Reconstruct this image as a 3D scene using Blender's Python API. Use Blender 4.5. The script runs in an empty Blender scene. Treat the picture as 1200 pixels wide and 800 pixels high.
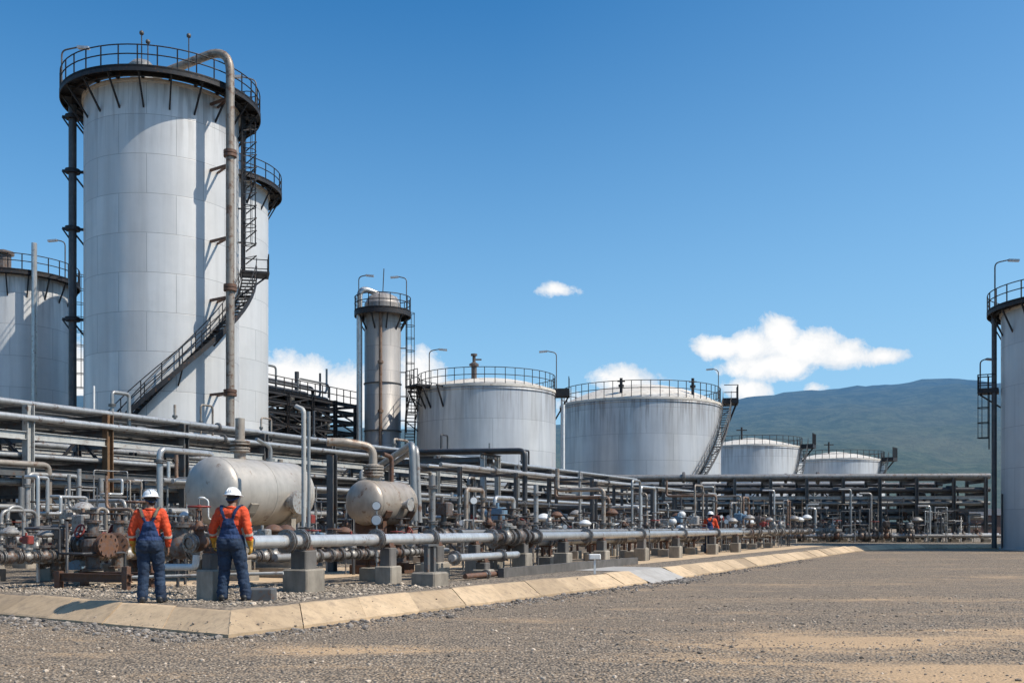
import bpy, bmesh, math, random
from mathutils import Vector, Matrix, noise as mnoise
R = math.radians
random.seed(7)
scn = bpy.context.scene
COL = scn.collection
PI = math.pi

# ------------------------------------------------------------------ camera model
F = 1200.0; HOR = 617.0; HC = 1.19            # focal length in photo pixels, horizon row, eye height above the pad
def at(px, py, Y): return Vector(((px-600)/F*Y, Y, HC+(HOR-py)/F*Y))
def ground(px, py, z=0.0):
    Y = F*(HC-z)/(py-HOR); return Vector(((px-600)/F*Y, Y, z))

# frame of the pipe racks: s runs along the long rack, n runs across it (away from the yard)
OX, OY = -14.05, 29.75
DX, DY = 0.4413, 0.8974
ANG = math.atan2(DY, DX)
def L(s, n, z=0.0): return Vector((OX+DX*s-DY*n, OY+DY*s+DX*n, z))
def s_of(px, n):
    k = (px-600)/F
    return (k*(OY+DX*n)-OX+DY*n)/(DX-DY*k)

# ------------------------------------------------------------------ mesh helpers
class MB:
    def __init__(s): s.v=[]; s.f=[]; s.sm=[]
    def add(s, vs, fs, smooth=False):
        b=len(s.v); s.v += [tuple(v) for v in vs]
        for f in fs: s.f.append(tuple(i+b for i in f)); s.sm.append(smooth)
    def box(s, c, d, M=None):
        x,y,z=d[0]/2,d[1]/2,d[2]/2; c=Vector(c)
        vs=[Vector((a*x,b*y,e*z)) for e in(-1,1) for b in(-1,1) for a in(-1,1)]
        if M is not None: vs=[M@v for v in vs]
        s.add([c+v for v in vs],[(0,2,3,1),(4,5,7,6),(0,1,5,4),(2,6,7,3),(0,4,6,2),(1,3,7,5)])
    def bevbox(s, c, d, b=.02):
        # chamfered block: vertical edges and top edge cut
        x,y,z=d[0]/2,d[1]/2,d[2]/2; c=Vector(c)
        def ring(ix,zz): 
            X=x-ix; Y=y-ix
            return [(X-b,-Y,zz),(X,-Y+b,zz),(X,Y-b,zz),(X-b,Y,zz),(-X+b,Y,zz),(-X,Y-b,zz),(-X,-Y+b,zz),(-X+b,-Y,zz)]
        rs=[ring(0,-z),ring(0,z-b),ring(b,z)]
        vs=[c+Vector(p) for r in rs for p in r]; fs=[]
        for k in range(2):
            for i in range(8): fs.append((k*8+i,k*8+(i+1)%8,k*8+8+(i+1)%8,k*8+8+i))
        fs.append(tuple(range(16,24))); fs.append(tuple(reversed(range(8))))
        s.add(vs,fs)
    def bar(s, p, q, w, h=None, up=(0,0,1)):
        p=Vector(p); q=Vector(q); h=h or w; d=q-p; ln=d.length
        if ln<1e-6: return
        z=d/ln; u=Vector(up)
        if abs(z.dot(u))>.98: u=Vector((1,0,0))
        x=u.cross(z).normalized(); y=z.cross(x)
        M=Matrix((x,y,z)).transposed()
        s.box((p+q)/2,(w,h,ln),M)
    def ibeam(s, p, q, w, h, t=.02, up=(0,0,1)):
        p=Vector(p); q=Vector(q); d=q-p; ln=d.length; z=d/ln; u=Vector(up)
        if abs(z.dot(u))>.98: u=Vector((1,0,0))
        x=u.cross(z).normalized(); y=z.cross(x); M=Matrix((x,y,z)).transposed(); c=(p+q)/2
        s.box(c+y*(h/2-t/2),(w,t,ln),M); s.box(c-y*(h/2-t/2),(w,t,ln),M)
        s.box(c,(t,h-2*t-.001,ln),M)
    def cyl(s, p, q, r, r2=None, n=12, caps=True, smooth=True):
        p=Vector(p); q=Vector(q); r2=r if r2 is None else r2
        d=q-p; z=d.normalized(); u=Vector((0,0,1)) if abs(z.z)<.9 else Vector((1,0,0))
        x=u.cross(z).normalized(); y=z.cross(x)
        a=[]; b=[]
        for i in range(n):
            t=2*PI*i/n; e=x*math.cos(t)+y*math.sin(t)
            a.append(p+e*r); b.append(q+e*r2)
        s.add(a+b,[(i,(i+1)%n,n+(i+1)%n,n+i) for i in range(n)],smooth)
        if caps:
            s.add(a,[tuple(reversed(range(n)))]); s.add(b,[tuple(range(n))])
    def tube(s, pts, r, n=10, caps=True, closed=False):
        pts=[Vector(p) for p in pts]; m=len(pts); vs=[]
        T=[]
        for i in range(m):
            if closed: t=pts[(i+1)%m]-pts[i-1]
            else: t=pts[min(i+1,m-1)]-pts[max(i-1,0)]
            T.append(t.normalized())
        u=Vector((0,0,1)) if abs(T[0].z)<.9 else Vector((1,0,0))
        x=u.cross(T[0]).normalized()
        for i in range(m):
            x=(x-T[i]*x.dot(T[i])).normalized(); y=T[i].cross(x)
            for k in range(n):
                t=2*PI*k/n; vs.append(pts[i]+(x*math.cos(t)+y*math.sin(t))*r)
        fs=[]
        for i in range(m if closed else m-1):
            j=(i+1)%m
            for k in range(n): fs.append((i*n+k,i*n+(k+1)%n,j*n+(k+1)%n,j*n+k))
        s.add(vs,fs,True)
        if caps and not closed:
            s.add(vs[:n],[tuple(reversed(range(n)))]); s.add(vs[-n:],[tuple(range(n))])
    def lathe(s, prof, n=32, M=None, smooth=True, o=(0,0,0)):
        # prof: list of (radius, height) about local z
        vs=[]; o=Vector(o)
        for r,z in prof:
            for i in range(n):
                t=2*PI*i/n; v=Vector((r*math.cos(t),r*math.sin(t),z))
                vs.append(o+(M@v if M is not None else v))
        fs=[]
        for k in range(len(prof)-1):
            for i in range(n): fs.append((k*n+i,k*n+(i+1)%n,(k+1)*n+(i+1)%n,(k+1)*n+i))
        s.add(vs,fs,smooth)
    def ring(s, c, r, w, h, n=48, z0=0):      # flat annulus with thickness
        prof=[(r,0),(r+w,0),(r+w,h),(r,h),(r,0)]
        for a,b in zip(prof,prof[1:]): s.lathe([a,b],n,None,True,(c[0],c[1],c[2]))
    def torus(s, c, R_, r, n=24, m=6, M=None, a0=0, a1=2*PI):
        full=abs(a1-a0-2*PI)<1e-4; c=Vector(c)
        pts=[]
        for i in range(n if full else n+1):
            t=a0+(a1-a0)*i/n; v=Vector((R_*math.cos(t),R_*math.sin(t),0))
            pts.append(c+(M@v if M is not None else v))
        s.tube(pts,r,m,True,full)
    def ball(s, c, r, n=12, m=8):
        rr=Vector(r) if hasattr(r,'__len__') else Vector((r,r,r)); c=Vector(c); vs=[]; 
        for j in range(m+1):
            ph=PI*j/m-PI/2
            for i in range(n):
                t=2*PI*i/n; vs.append(c+Vector((math.cos(ph)*math.cos(t)*rr.x,math.cos(ph)*math.sin(t)*rr.y,math.sin(ph)*rr.z)))
        s.add(vs,[(j*n+i,j*n+(i+1)%n,(j+1)*n+(i+1)%n,(j+1)*n+i) for j in range(m) for i in range(n)],True)
    def mesh(s, name, mat):
        me=bpy.data.meshes.new(name); me.from_pydata(s.v,[],s.f); me.polygons.foreach_set('use_smooth',s.sm)
        me.materials.append(mat); me.validate(); me.update(); return me
    def build(s, name, mat, parent=None, loc=None, rz=0):
        o=bpy.data.objects.new(name,s.mesh(name,mat)); COL.objects.link(o)
        if parent is not None: o.parent=parent
        if loc is not None: o.location=loc
        o.rotation_euler.z=rz
        return o
RX90=Matrix.Rotation(PI/2,3,'Y')     # local z -> +x
RY90=Matrix.Rotation(-PI/2,3,'X')    # local z -> +y

def arcpath(pts, rad, k=5):
    pts=[Vector(p) for p in pts]; out=[pts[0]]
    for i in range(1,len(pts)-1):
        a=(pts[i-1]-pts[i]); b=(pts[i+1]-pts[i]); la,lb=a.length,b.length
        if la<1e-6 or lb<1e-6: continue
        a/=la; b/=lb
        ang=a.angle(b)
        if ang<.05 or ang>3.1: out.append(pts[i]); continue
        d=min(rad/math.tan(ang/2) if ang<3.1 else 0, la*.48, lb*.48)
        if d<1e-3: out.append(pts[i]); continue
        p0=pts[i]+a*d; p1=pts[i]+b*d
        for j in range(k+1):
            t=j/k; out.append(p0*(1-t)**2+pts[i]*2*t*(1-t)+p1*t*t)
    out.append(pts[-1]); return out

def tag(o, label=None, cat=None, group=None, kind=None):
    if label: o['label']=label
    if cat: o['category']=cat
    if group: o['group']=group
    if kind: o['kind']=kind
    return o
def thing(name, label, cat, loc=(0,0,0), rz=0, group=None):
    o=bpy.data.objects.new(name,None); COL.objects.link(o); o.location=loc; o.rotation_euler=(0,0,rz)
    o.empty_display_size=.2
    return tag(o,label,cat,group)
def kids(o): return [c for c in bpy.data.objects if c.parent==o]
def dup(root, loc, rz=None, label=None, group=None, scale=None, tree=None):
    def rec(o,par):
        c=o.copy(); COL.objects.link(c)
        if par is not None: c.parent=par
        for ch in tree_of(o): rec(ch,c)
        return c
    c=rec(root,None); c.location=loc
    if rz is not None: c.rotation_euler=(0,0,rz)
    if scale: c.scale=(scale,)*3
    if label: c['label']=label
    if group: c['group']=group
    return c
_tree={}
def tree_of(o):
    if o.name not in _tree: _tree[o.name]=kids(o)
    return _tree[o.name]
ORD=['first','second','third','fourth','fifth','sixth','seventh','eighth','ninth','tenth','eleventh','twelfth','thirteenth','fourteenth','fifteenth','sixteenth','seventeenth','eighteenth','nineteenth','twentieth']

# ------------------------------------------------------------------ materials
def new_mat(name):
    m=bpy.data.materials.new(name); m.use_nodes=True; nt=m.node_tree
    b=nt.nodes['Principled BSDF']; return m,nt,b
def N(nt,t,**kw):
    n=nt.nodes.new(t)
    for k,v in kw.items(): setattr(n,k,v)
    return n
def mixc(nt,fac,a,b,mode='MIX'):
    m=N(nt,'ShaderNodeMix',data_type='RGBA',blend_type=mode)
    for i,x in ((0,fac),(6,a),(7,b)):
        if hasattr(x,'is_linked') or hasattr(x,'links'): nt.links.new(x,m.inputs[i])
        elif i==0: m.inputs[0].default_value=x
        else: m.inputs[i].default_value=(*x,1) if len(x)==3 else x
    return m.outputs[2]
def mth(nt,op,a,b=None,c=None,clamp=False):
    m=N(nt,'ShaderNodeMath',operation=op); m.use_clamp=clamp
    for i,x in enumerate((a,b,c)):
        if x is None: continue
        if hasattr(x,'links'): nt.links.new(x,m.inputs[i])
        else: m.inputs[i].default_value=x
    return m.outputs[0]
def ramp(nt,fac,stops):
    r=N(nt,'ShaderNodeValToRGB'); nt.links.new(fac,r.inputs[0]); e=r.color_ramp.elements
    while len(e)<len(stops): e.new(.5)
    for i,(p,c) in enumerate(stops):
        e[i].position=p; e[i].color=(*c,1) if hasattr(c,'__len__') else (c,c,c,1)
    return r.outputs[0]
def noise(nt,vec,scale,detail=4,rough=.55,dist=0):
    n=N(nt,'ShaderNodeTexNoise'); n.inputs['Scale'].default_value=scale; n.inputs['Detail'].default_value=detail
    n.inputs['Roughness'].default_value=rough; n.inputs['Distortion'].default_value=dist
    if vec is not None: nt.links.new(vec,n.inputs['Vector'])
    return n.outputs[0]
def mapping(nt,vec,scale=(1,1,1),rot=(0,0,0)):
    m=N(nt,'ShaderNodeMapping'); nt.links.new(vec,m.inputs[0]); m.inputs['Scale'].default_value=scale; m.inputs['Rotation'].default_value=rot
    return m.outputs[0]
def coord(nt,which='Object'): return N(nt,'ShaderNodeTexCoord').outputs[which]
def bump(nt,b,h,strength=.3,dist=.01):
    n=N(nt,'ShaderNodeBump'); n.inputs['Strength'].default_value=strength; n.inputs['Distance'].default_value=dist
    nt.links.new(h,n.inputs['Height']); nt.links.new(n.outputs[0],b.inputs['Normal'])
def basic(name,c1,c2=None,rough=.5,metal=0,scale=3,rust=0,rustc=(.16,.07,.03),bmp=0,rnd=.25,dirt=.3):
    """worn painted or bare surface: two tones, grime, optional rust blotches, small per-object brightness shift"""
    m,nt,b=new_mat(name); co=coord(nt); c2=c2 or tuple(x*.7 for x in c1)
    n1=noise(nt,co,scale,5,.6); col=mixc(nt,ramp(nt,n1,[(.3,0),(.7,1)]),c1,c2)
    if dirt:
        n2=noise(nt,mapping(nt,co,(scale*2,scale*2,scale*.35)),1.5,4,.65)
        col=mixc(nt,mth(nt,'MULTIPLY',ramp(nt,n2,[(.45,0),(.75,1)]),dirt),col,tuple(x*.35 for x in c1))
    if rust:
        n3=noise(nt,co,scale*1.7,6,.7)
        col=mixc(nt,mth(nt,'MULTIPLY',ramp(nt,n3,[(.62-rust*.3,0),(.70-rust*.2,1)]),.85),col,rustc)
    if rnd:
        oi=N(nt,'ShaderNodeObjectInfo').outputs['Random']
        col=mixc(nt,1.0,col,ramp(nt,oi,[(0,1-rnd),(1,1+rnd*.4)]),'MULTIPLY')
    nt.links.new(col,b.inputs['Base Color']); b.inputs['Metallic'].default_value=metal
    rr=N(nt,'ShaderNodeMapRange'); nt.links.new(n1,rr.inputs[0]); rr.inputs[3].default_value=max(.05,rough-.12); rr.inputs[4].default_value=min(1,rough+.15)
    nt.links.new(rr.outputs[0],b.inputs['Roughness'])
    if bmp: bump(nt,b,noise(nt,co,scale*8,4,.6),bmp,.01)
    return m
M={}
M['galv']=basic('galvanised_steel',(.40,.395,.375),(.27,.27,.26),.42,.55,4,0,dirt=.35)
M['pipe']=basic('pipe_paint',(.42,.405,.38),(.28,.27,.25),.4,.35,3,.25,dirt=.45)
M['pipelight']=basic('bright_pipe_cladding',(.68,.665,.63),(.50,.485,.46),.3,.5,2.5,.12,dirt=.45)
M['pipedark']=basic('dark_pipe_paint',(.09,.09,.09),(.055,.055,.06),.45,.2,3,.1,dirt=.2)
M['pipebrown']=basic('weathered_brown_pipe',(.30,.20,.14),(.20,.13,.09),.55,.2,2,.4)
M['pipetan']=basic('tan_grey_pipe',(.40,.35,.29),(.30,.25,.20),.5,.25,2,.35)
M['steeldark']=basic('dark_structural_steel',(.030,.030,.032),(.018,.018,.020),.6,.2,4,.15,dirt=.2,rnd=.1)
M['steelgrey']=basic('grey_structural_steel',(.15,.148,.142),(.09,.09,.088),.55,.2,3,.25)
M['steelpale']=basic('pale_structural_steel',(.55,.54,.50),(.42,.41,.38),.55,.1,2,.2)
M['steelbrown']=basic('rusted_structural_steel',(.26,.15,.07),(.19,.11,.06),.75,.0,2,.4)
M['casting']=basic('valve_casting',(.20,.185,.17),(.12,.10,.09),.5,.3,9,.45,dirt=.4)
M['castpale']=basic('pale_valve_casting',(.50,.48,.44),(.33,.31,.28),.45,.35,9,.35)
M['castrust']=basic('rusty_valve_casting',(.17,.10,.075),(.10,.06,.045),.65,.1,9,.6)
M['flange']=basic('flange_steel',(.36,.34,.31),(.22,.20,.18),.4,.6,12,.35,dirt=.3)
M['wheelred']=basic('red_handwheel_paint',(.30,.045,.035),(.20,.04,.03),.5,0,8,.15)
M['wheeldark']=basic('dark_handwheel_paint',(.06,.055,.05),(.035,.03,.03),.5,.2,8,.2)
M['bluepaint']=basic('faded_blue_paint',(.16,.27,.36),(.12,.19,.26),.5,0,8,.2)
M['whitepaint']=basic('white_paint',(.78,.78,.75),(.65,.64,.6),.4,0,6,0,dirt=.25,rnd=.1)
M['yellowpaint']=basic('faded_yellow_paint',(.50,.36,.12),(.38,.27,.10),.55,0,6,.1)
M['drum']=basic('vessel_cladding',(.53,.485,.42),(.38,.345,.30),.42,.22,1.6,.03,dirt=.4,rnd=0,bmp=.03)
M['drumtan']=basic('tan_vessel_cladding',(.47,.40,.325),(.33,.275,.22),.42,.3,2.2,.18,dirt=.4,rnd=0,bmp=.03)
M['conc']=basic('grey_concrete',(.40,.35,.28),(.25,.215,.17),.9,0,3,0,bmp=.25,dirt=.45)
M['concdark']=basic('dark_concrete',(.17,.155,.14),(.11,.10,.09),.9,0,3,0,bmp=.25,dirt=.4)
M['roofcream']=basic('cream_roof_paint',(.74,.69,.60),(.62,.55,.46),.6,0,.8,.1,dirt=.3,rnd=0)
M['slab']=basic('pale_concrete_slab',(.50,.47,.43),(.38,.35,.31),.9,0,2,0,bmp=.2,dirt=.3)
M['shedwall']=basic('brown_shed_cladding',(.22,.13,.10),(.16,.10,.08),.8,0,.5,0)
M['lampglass']=basic('lamp_head_grey',(.55,.55,.55),None,.3,.3,4,0)
M['gaugeface']=basic('gauge_face',(.75,.76,.74),(.68,.68,.66),.25,0,4,0,dirt=.1)

def tank_mat(name, radius, ringh, platew, c1, c2, streak=.35, rust=.0, metal=.18, rough=.42, ztop=None, blue=.25):
    """welded plate shell: staggered plates from a brick pattern wrapped round the axis, vertical weather streaks, bluish reflections painted in as streaks"""
    m,nt,b=new_mat(name); co=coord(nt); sx=N(nt,'ShaderNodeSeparateXYZ'); nt.links.new(co,sx.inputs[0])
    an=mth(nt,'ARCTAN2',sx.outputs[1],sx.outputs[0]); u=mth(nt,'MULTIPLY',an,radius)
    cb=N(nt,'ShaderNodeCombineXYZ'); nt.links.new(u,cb.inputs[0]); nt.links.new(sx.outputs[2],cb.inputs[1])
    br=N(nt,'ShaderNodeTexBrick'); nt.links.new(cb.outputs[0],br.inputs['Vector']); br.offset=.5
    br.inputs['Scale'].default_value=1; br.inputs['Brick Width'].default_value=platew; br.inputs['Row Height'].default_value=ringh
    br.inputs['Mortar Size'].default_value=.022; br.inputs['Mortar Smooth'].default_value=.6
    br.inputs['Color1'].default_value=(*c1,1); br.inputs['Color2'].default_value=(*c2,1)
    br.inputs['Mortar'].default_value=(*[x*.62 for x in c2],1); br.inputs['Bias'].default_value=-.2
    col=br.outputs['Color']
    # streaks: noise on a unit circle so it wraps without a seam
    cs=N(nt,'ShaderNodeCombineXYZ'); nt.links.new(mth(nt,'MULTIPLY',mth(nt,'COSINE',an),radius),cs.inputs[0]); nt.links.new(mth(nt,'MULTIPLY',mth(nt,'SINE',an),radius),cs.inputs[1]); nt.links.new(mth(nt,'MULTIPLY',sx.outputs[2],.06),cs.inputs[2])
    st=noise(nt,cs.outputs[0],1.1,6,.62)
    col=mixc(nt,mth(nt,'MULTIPLY',ramp(nt,st,[(.40,0),(.66,1)]),streak),col,(c2[0]*.62,c2[1]*.63,c2[2]*.64))
    st2=noise(nt,cs.outputs[0],.45,3,.5)
    col=mixc(nt,mth(nt,'MULTIPLY',ramp(nt,st2,[(.42,0),(.62,1)]),blue),col,(.42,.46,.52))  # bluish reflections on the plates, painted into the colour as broad streaks
    bl=noise(nt,co,.5,6,.65)
    col=mixc(nt,mth(nt,'MULTIPLY',ramp(nt,bl,[(.45,0),(.75,1)]),.25),col,tuple(x*.6 for x in c2))
    if ztop:
        top=N(nt,'ShaderNodeMapRange'); nt.links.new(sx.outputs[2],top.inputs[0]); top.inputs[1].default_value=ztop-4.5; top.inputs[2].default_value=ztop
        fine=noise(nt,cs.outputs[0],3.2,4,.6)
        dr=mth(nt,'MULTIPLY',mth(nt,'MULTIPLY',ramp(nt,fine,[(.47,0),(.60,1)]),top.outputs[0]),.55+rust)
        col=mixc(nt,dr,col,(.20,.17,.15))
    nt.links.new(col,b.inputs['Base Color']); b.inputs['Metallic'].default_value=metal
    rr=N(nt,'ShaderNodeMapRange'); nt.links.new(st,rr.inputs[0]); rr.inputs[3].default_value=rough-.1; rr.inputs[4].default_value=rough+.2
    nt.links.new(rr.outputs[0],b.inputs['Roughness'])
    hgt=mth(nt,'ADD',mth(nt,'MULTIPLY',br.outputs['Fac'],-1.0),mth(nt,'MULTIPLY',noise(nt,co,.9,2,.5),1.6))
    bump(nt,b,hgt,.25,.03)
    return m

def gravel_mat(name, base, dirt, patch, stone=22, patch_thr=(.5,.72), bstr=.9, worn=()):
    m,nt,b=new_mat(name); co=coord(nt)
    wob=noise(nt,co,6,3)
    vo=N(nt,'ShaderNodeTexVoronoi'); nt.links.new(co,vo.inputs['Vector']); vo.inputs['Scale'].default_value=stone
    vo2=N(nt,'ShaderNodeTexVoronoi'); nt.links.new(co,vo2.inputs['Vector']); vo2.inputs['Scale'].default_value=stone*.45
    hs=N(nt,'ShaderNodeSeparateColor'); nt.links.new(vo.outputs['Color'],hs.inputs[0])
    hs2=N(nt,'ShaderNodeSeparateColor'); nt.links.new(vo2.outputs['Color'],hs2.inputs[0])
    g=ramp(nt,hs.outputs[0],[(0,tuple(x*.45 for x in base)),(.45,base),(.8,tuple(x*1.35 for x in base)),(1,tuple(min(.8,x*2.1) for x in base))])
    g=mixc(nt,.35,g,ramp(nt,hs2.outputs[0],[(0,tuple(x*.5 for x in base)),(1,tuple(x*1.5 for x in base))]))
    edge=ramp(nt,vo.outputs['Distance'],[(.30,1),(.75,.35)]); g=mixc(nt,1,g,edge,'MULTIPLY')
    # trodden dirt showing between the stones, in long worn patches
    big=noise(nt,mapping(nt,co,(.09,.26,.2),(0,0,R(8))),1,6,.6,.6)
    mid=noise(nt,mapping(nt,co,(.55,1.5,1)),1,5,.65,.4)
    f=mth(nt,'ADD',mth(nt,'MULTIPLY',big,.5),mth(nt,'MULTIPLY',mid,.5))
    if worn:      # places where vehicles turn have lost their gravel
        sp=N(nt,'ShaderNodeSeparateXYZ'); nt.links.new(co,sp.inputs[0])
        for (wx,wy,wa,wb,wk) in worn:
            ex=mth(nt,'DIVIDE',mth(nt,'SUBTRACT',sp.outputs[0],wx),wa); ey=mth(nt,'DIVIDE',mth(nt,'SUBTRACT',sp.outputs[1],wy),wb)
            e=mth(nt,'SUBTRACT',1.0,mth(nt,'SQRT',mth(nt,'ADD',mth(nt,'MULTIPLY',ex,ex),mth(nt,'MULTIPLY',ey,ey))),None,True)
            f=mth(nt,'ADD',f,mth(nt,'MULTIPLY',e,wk))
    pf=ramp(nt,f,[(patch_thr[0],0),(patch_thr[1],1)])
    dcol=mixc(nt,noise(nt,co,9,6,.7),tuple(x*.7 for x in dirt),dirt)
    pk=mth(nt,'MULTIPLY',pf,ramp(nt,mth(nt,'ADD',mth(nt,'MULTIPLY',hs.outputs[1],.55),mth(nt,'MULTIPLY',pf,.5)),[(.40,.15),(.55,1)]))
    col=mixc(nt,mth(nt,'MULTIPLY',pk,patch),g,dcol)
    # darker, damp strips
    dk=noise(nt,mapping(nt,co,(.16,.5,.2)),1,4,.6,.3)
    col=mixc(nt,mth(nt,'MULTIPLY',ramp(nt,dk,[(.5,0),(.7,1)]),.45),col,tuple(x*.62 for x in base))
    nt.links.new(col,b.inputs['Base Color']); b.inputs['Roughness'].default_value=.95
    h=mth(nt,'SUBTRACT',mth(nt,'MULTIPLY',hs.outputs[2],.5),vo.outputs['Distance'])
    h=mth(nt,'MULTIPLY',h,mth(nt,'SUBTRACT',1.0,mth(nt,'MULTIPLY',pk,.75)))
    bump(nt,b,h,bstr,.05)
    return m
M['yard']=gravel_mat('yard_gravel',(.365,.280,.195),(.60,.395,.215),.85,27,(.48,.68),.9,((5.6,10.3,4.2,1.3,.34),(4.4,13.2,3.2,1.5,.28),(9.5,14.6,4.5,1.6,.26),(2.0,11.6,1.8,.7,.22),(9,21,7,2.2,.2),(-2.0,12.4,2.2,.8,.16)))
M['padgravel']=gravel_mat('pad_gravel',(.31,.25,.185),(.46,.33,.20),.65,18,(.5,.7))
def kerb_mat():
    m,nt,b=new_mat('tan_kerb_concrete'); co=coord(nt)
    n1=noise(nt,co,1.3,6,.65); n2=noise(nt,co,14,5,.7)
    col=mixc(nt,ramp(nt,n1,[(.3,0),(.7,1)]),(.60,.44,.275),(.47,.335,.20))
    col=mixc(nt,mth(nt,'MULTIPLY',ramp(nt,n2,[(.5,0),(.75,1)]),.4),col,(.28,.2,.13))
    st=noise(nt,mapping(nt,co,(5,5,1)),1.0,6,.7); col=mixc(nt,mth(nt,'MULTIPLY',ramp(nt,st,[(.48,0),(.68,1)]),.6),col,(.25,.185,.125))
    oi=N(nt,'ShaderNodeObjectInfo').outputs['Random']
    col=mixc(nt,1,col,ramp(nt,oi,[(0,.64),(1,1.14)]),'MULTIPLY')
    nt.links.new(col,b.inputs['Base Color']); b.inputs['Roughness'].default_value=.92
    bump(nt,b,n2,.35,.015); return m
M['kerb']=kerb_mat()
def cloth(name,c1,c2,fold=9):
    m,nt,b=new_mat(name); co=coord(nt)
    n1=noise(nt,mapping(nt,co,(1,1,.55)),fold,4,.6,1.2); n2=noise(nt,co,3,4,.6)
    col=mixc(nt,ramp(nt,n1,[(.35,0),(.65,1)]),c1,c2)
    col=mixc(nt,mth(nt,'MULTIPLY',ramp(nt,n2,[(.5,0),(.8,1)]),.3),col,tuple(x*.5 for x in c2))
    nt.links.new(col,b.inputs['Base Color']); b.inputs['Roughness'].default_value=.85
    bump(nt,b,n1,.7,.03); return m
M['orange']=cloth('orange_work_shirt',(.74,.088,.022),(.54,.055,.018))
M['navy']=cloth('navy_overall_cloth',(.020,.044,.088),(.009,.019,.042),7)
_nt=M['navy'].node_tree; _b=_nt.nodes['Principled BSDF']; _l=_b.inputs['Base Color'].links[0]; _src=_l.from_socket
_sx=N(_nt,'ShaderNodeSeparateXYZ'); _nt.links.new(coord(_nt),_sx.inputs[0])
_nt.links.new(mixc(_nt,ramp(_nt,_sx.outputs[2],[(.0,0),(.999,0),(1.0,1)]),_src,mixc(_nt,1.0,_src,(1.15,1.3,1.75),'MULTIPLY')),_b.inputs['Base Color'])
M['glove']=cloth('yellow_work_glove',(.62,.34,.04),(.45,.24,.04),14)
M['boot']=basic('black_boot_leather',(.02,.02,.022),(.03,.028,.025),.5,0,12)
M['helmet']=basic('white_helmet_shell',(.82,.82,.80),(.75,.75,.73),.28,0,6,0,dirt=.08,rnd=0)
M['skin']=basic('brown_skin',(.30,.165,.10),(.25,.13,.08),.5,0,14,0,dirt=0,rnd=0)
M['hair']=basic('black_hair',(.012,.010,.010),(.02,.016,.014),.6,0,30,0,dirt=0,rnd=0)
M['strap']=basic('olive_brace_webbing',(.20,.17,.11),(.14,.12,.08),.8,0,20,0,rnd=0)
M['reflect']=basic('silver_reflective_tape',(.62,.58,.50),(.5,.46,.4),.4,.2,20,0,rnd=0)
M['eye']=basic('eye_white',(.7,.68,.65),None,.3,0,5,0,dirt=0)

# ------------------------------------------------------------------ sky, sun, camera
SUN_EL=R(49); SUN_AZ=R(-14)           # azimuth: measured from +X towards +Y (the sun stands right, a touch beyond the plant)
w=bpy.data.worlds.new('World'); scn.world=w; w.use_nodes=True; w.cycles.sampling_method='MANUAL'; w.cycles.sample_map_resolution=128; nt=w.node_tree
bg=nt.nodes['Background']
sky=N(nt,'ShaderNodeTexSky',sky_type='NISHITA'); sky.sun_disc=False; sky.sun_elevation=SUN_EL
sky.sun_rotation=PI/2-SUN_AZ; sky.altitude=300; sky.air_density=1.0; sky.dust_density=1.1; sky.ozone_density=2.5
tc=coord(nt,'Generated')
sx=N(nt,'ShaderNodeSeparateXYZ'); nt.links.new(tc,sx.inputs[0])
yy=mth(nt,'MAXIMUM',sx.outputs[1],.02)
cu=mth(nt,'DIVIDE',sx.outputs[0],yy); cv=mth(nt,'DIVIDE',sx.outputs[2],yy)
cmb=N(nt,'ShaderNodeCombineXYZ'); nt.links.new(cu,cmb.inputs[0]); nt.links.new(cv,cmb.inputs[1])
clouds=[(846,407,40,19,1),(883,407,44,32,1),(915,393,36,36,1),(950,411,58,34,1),(990,416,52,22,1),(1034,417,34,13,.95),(910,428,78,22,1),
        (876,458,34,18,.85),(960,454,20,12,.6),(655,339,34,13,.62),(735,446,60,24,.85),(350,450,78,44,1),(410,462,70,44,1),(492,452,46,56,1),(470,480,60,30,.9),(84,440,36,62,1),
        (200,470,120,26,.9),(700,470,60,20,.6),(-120,440,90,40,1),(1400,400,120,40,.9)]
field=None
wn=noise(nt,cmb.outputs[0],30,10,.66,.25)
wn2=noise(nt,mapping(nt,cmb.outputs[0],(1,1.25,1)),9,4,.55)
for (x,y,rx,ry,a) in clouds:
    du=mth(nt,'MULTIPLY',mth(nt,'SUBTRACT',cu,(x-600)/F),F/rx); dv=mth(nt,'MULTIPLY',mth(nt,'SUBTRACT',cv,(HOR-y)/F),F/ry)
    d=mth(nt,'MULTIPLY',mth(nt,'SUBTRACT',1.0,mth(nt,'SQRT',mth(nt,'ADD',mth(nt,'MULTIPLY',du,du),mth(nt,'MULTIPLY',dv,dv)))),a)
    field=d if field is None else mth(nt,'SMOOTH_MAX',field,d,.12)
field=mth(nt,'ADD',field,mth(nt,'MULTIPLY',mth(nt,'SUBTRACT',wn,.5),1.45))
field=mth(nt,'ADD',field,mth(nt,'MULTIPLY',mth(nt,'SUBTRACT',wn2,.5),.8))
mask=ramp(nt,field,[(.12,0),(.24,.55),(.48,1)])
mask=mth(nt,'MULTIPLY',mask,mth(nt,'GREATER_THAN',sx.outputs[1],.05))
hsv=N(nt,'ShaderNodeHueSaturation'); nt.links.new(sky.outputs[0],hsv.inputs['Color']); hsv.inputs['Saturation'].default_value=1.42; hsv.inputs['Hue'].default_value=.498
shade=noise(nt,mapping(nt,cmb.outputs[0],(1,1.3,1)),17,6,.6)
ccol=mixc(nt,ramp(nt,mth(nt,'ADD',mth(nt,'MULTIPLY',field,.45),mth(nt,'MULTIPLY',shade,.6)),[(.30,0),(.66,1)]),(4.6,5.1,5.7),(7.0,6.95,6.85))
elev=mth(nt,'MULTIPLY',mth(nt,'MAXIMUM',sx.outputs[2],0.0),1.0)
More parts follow.
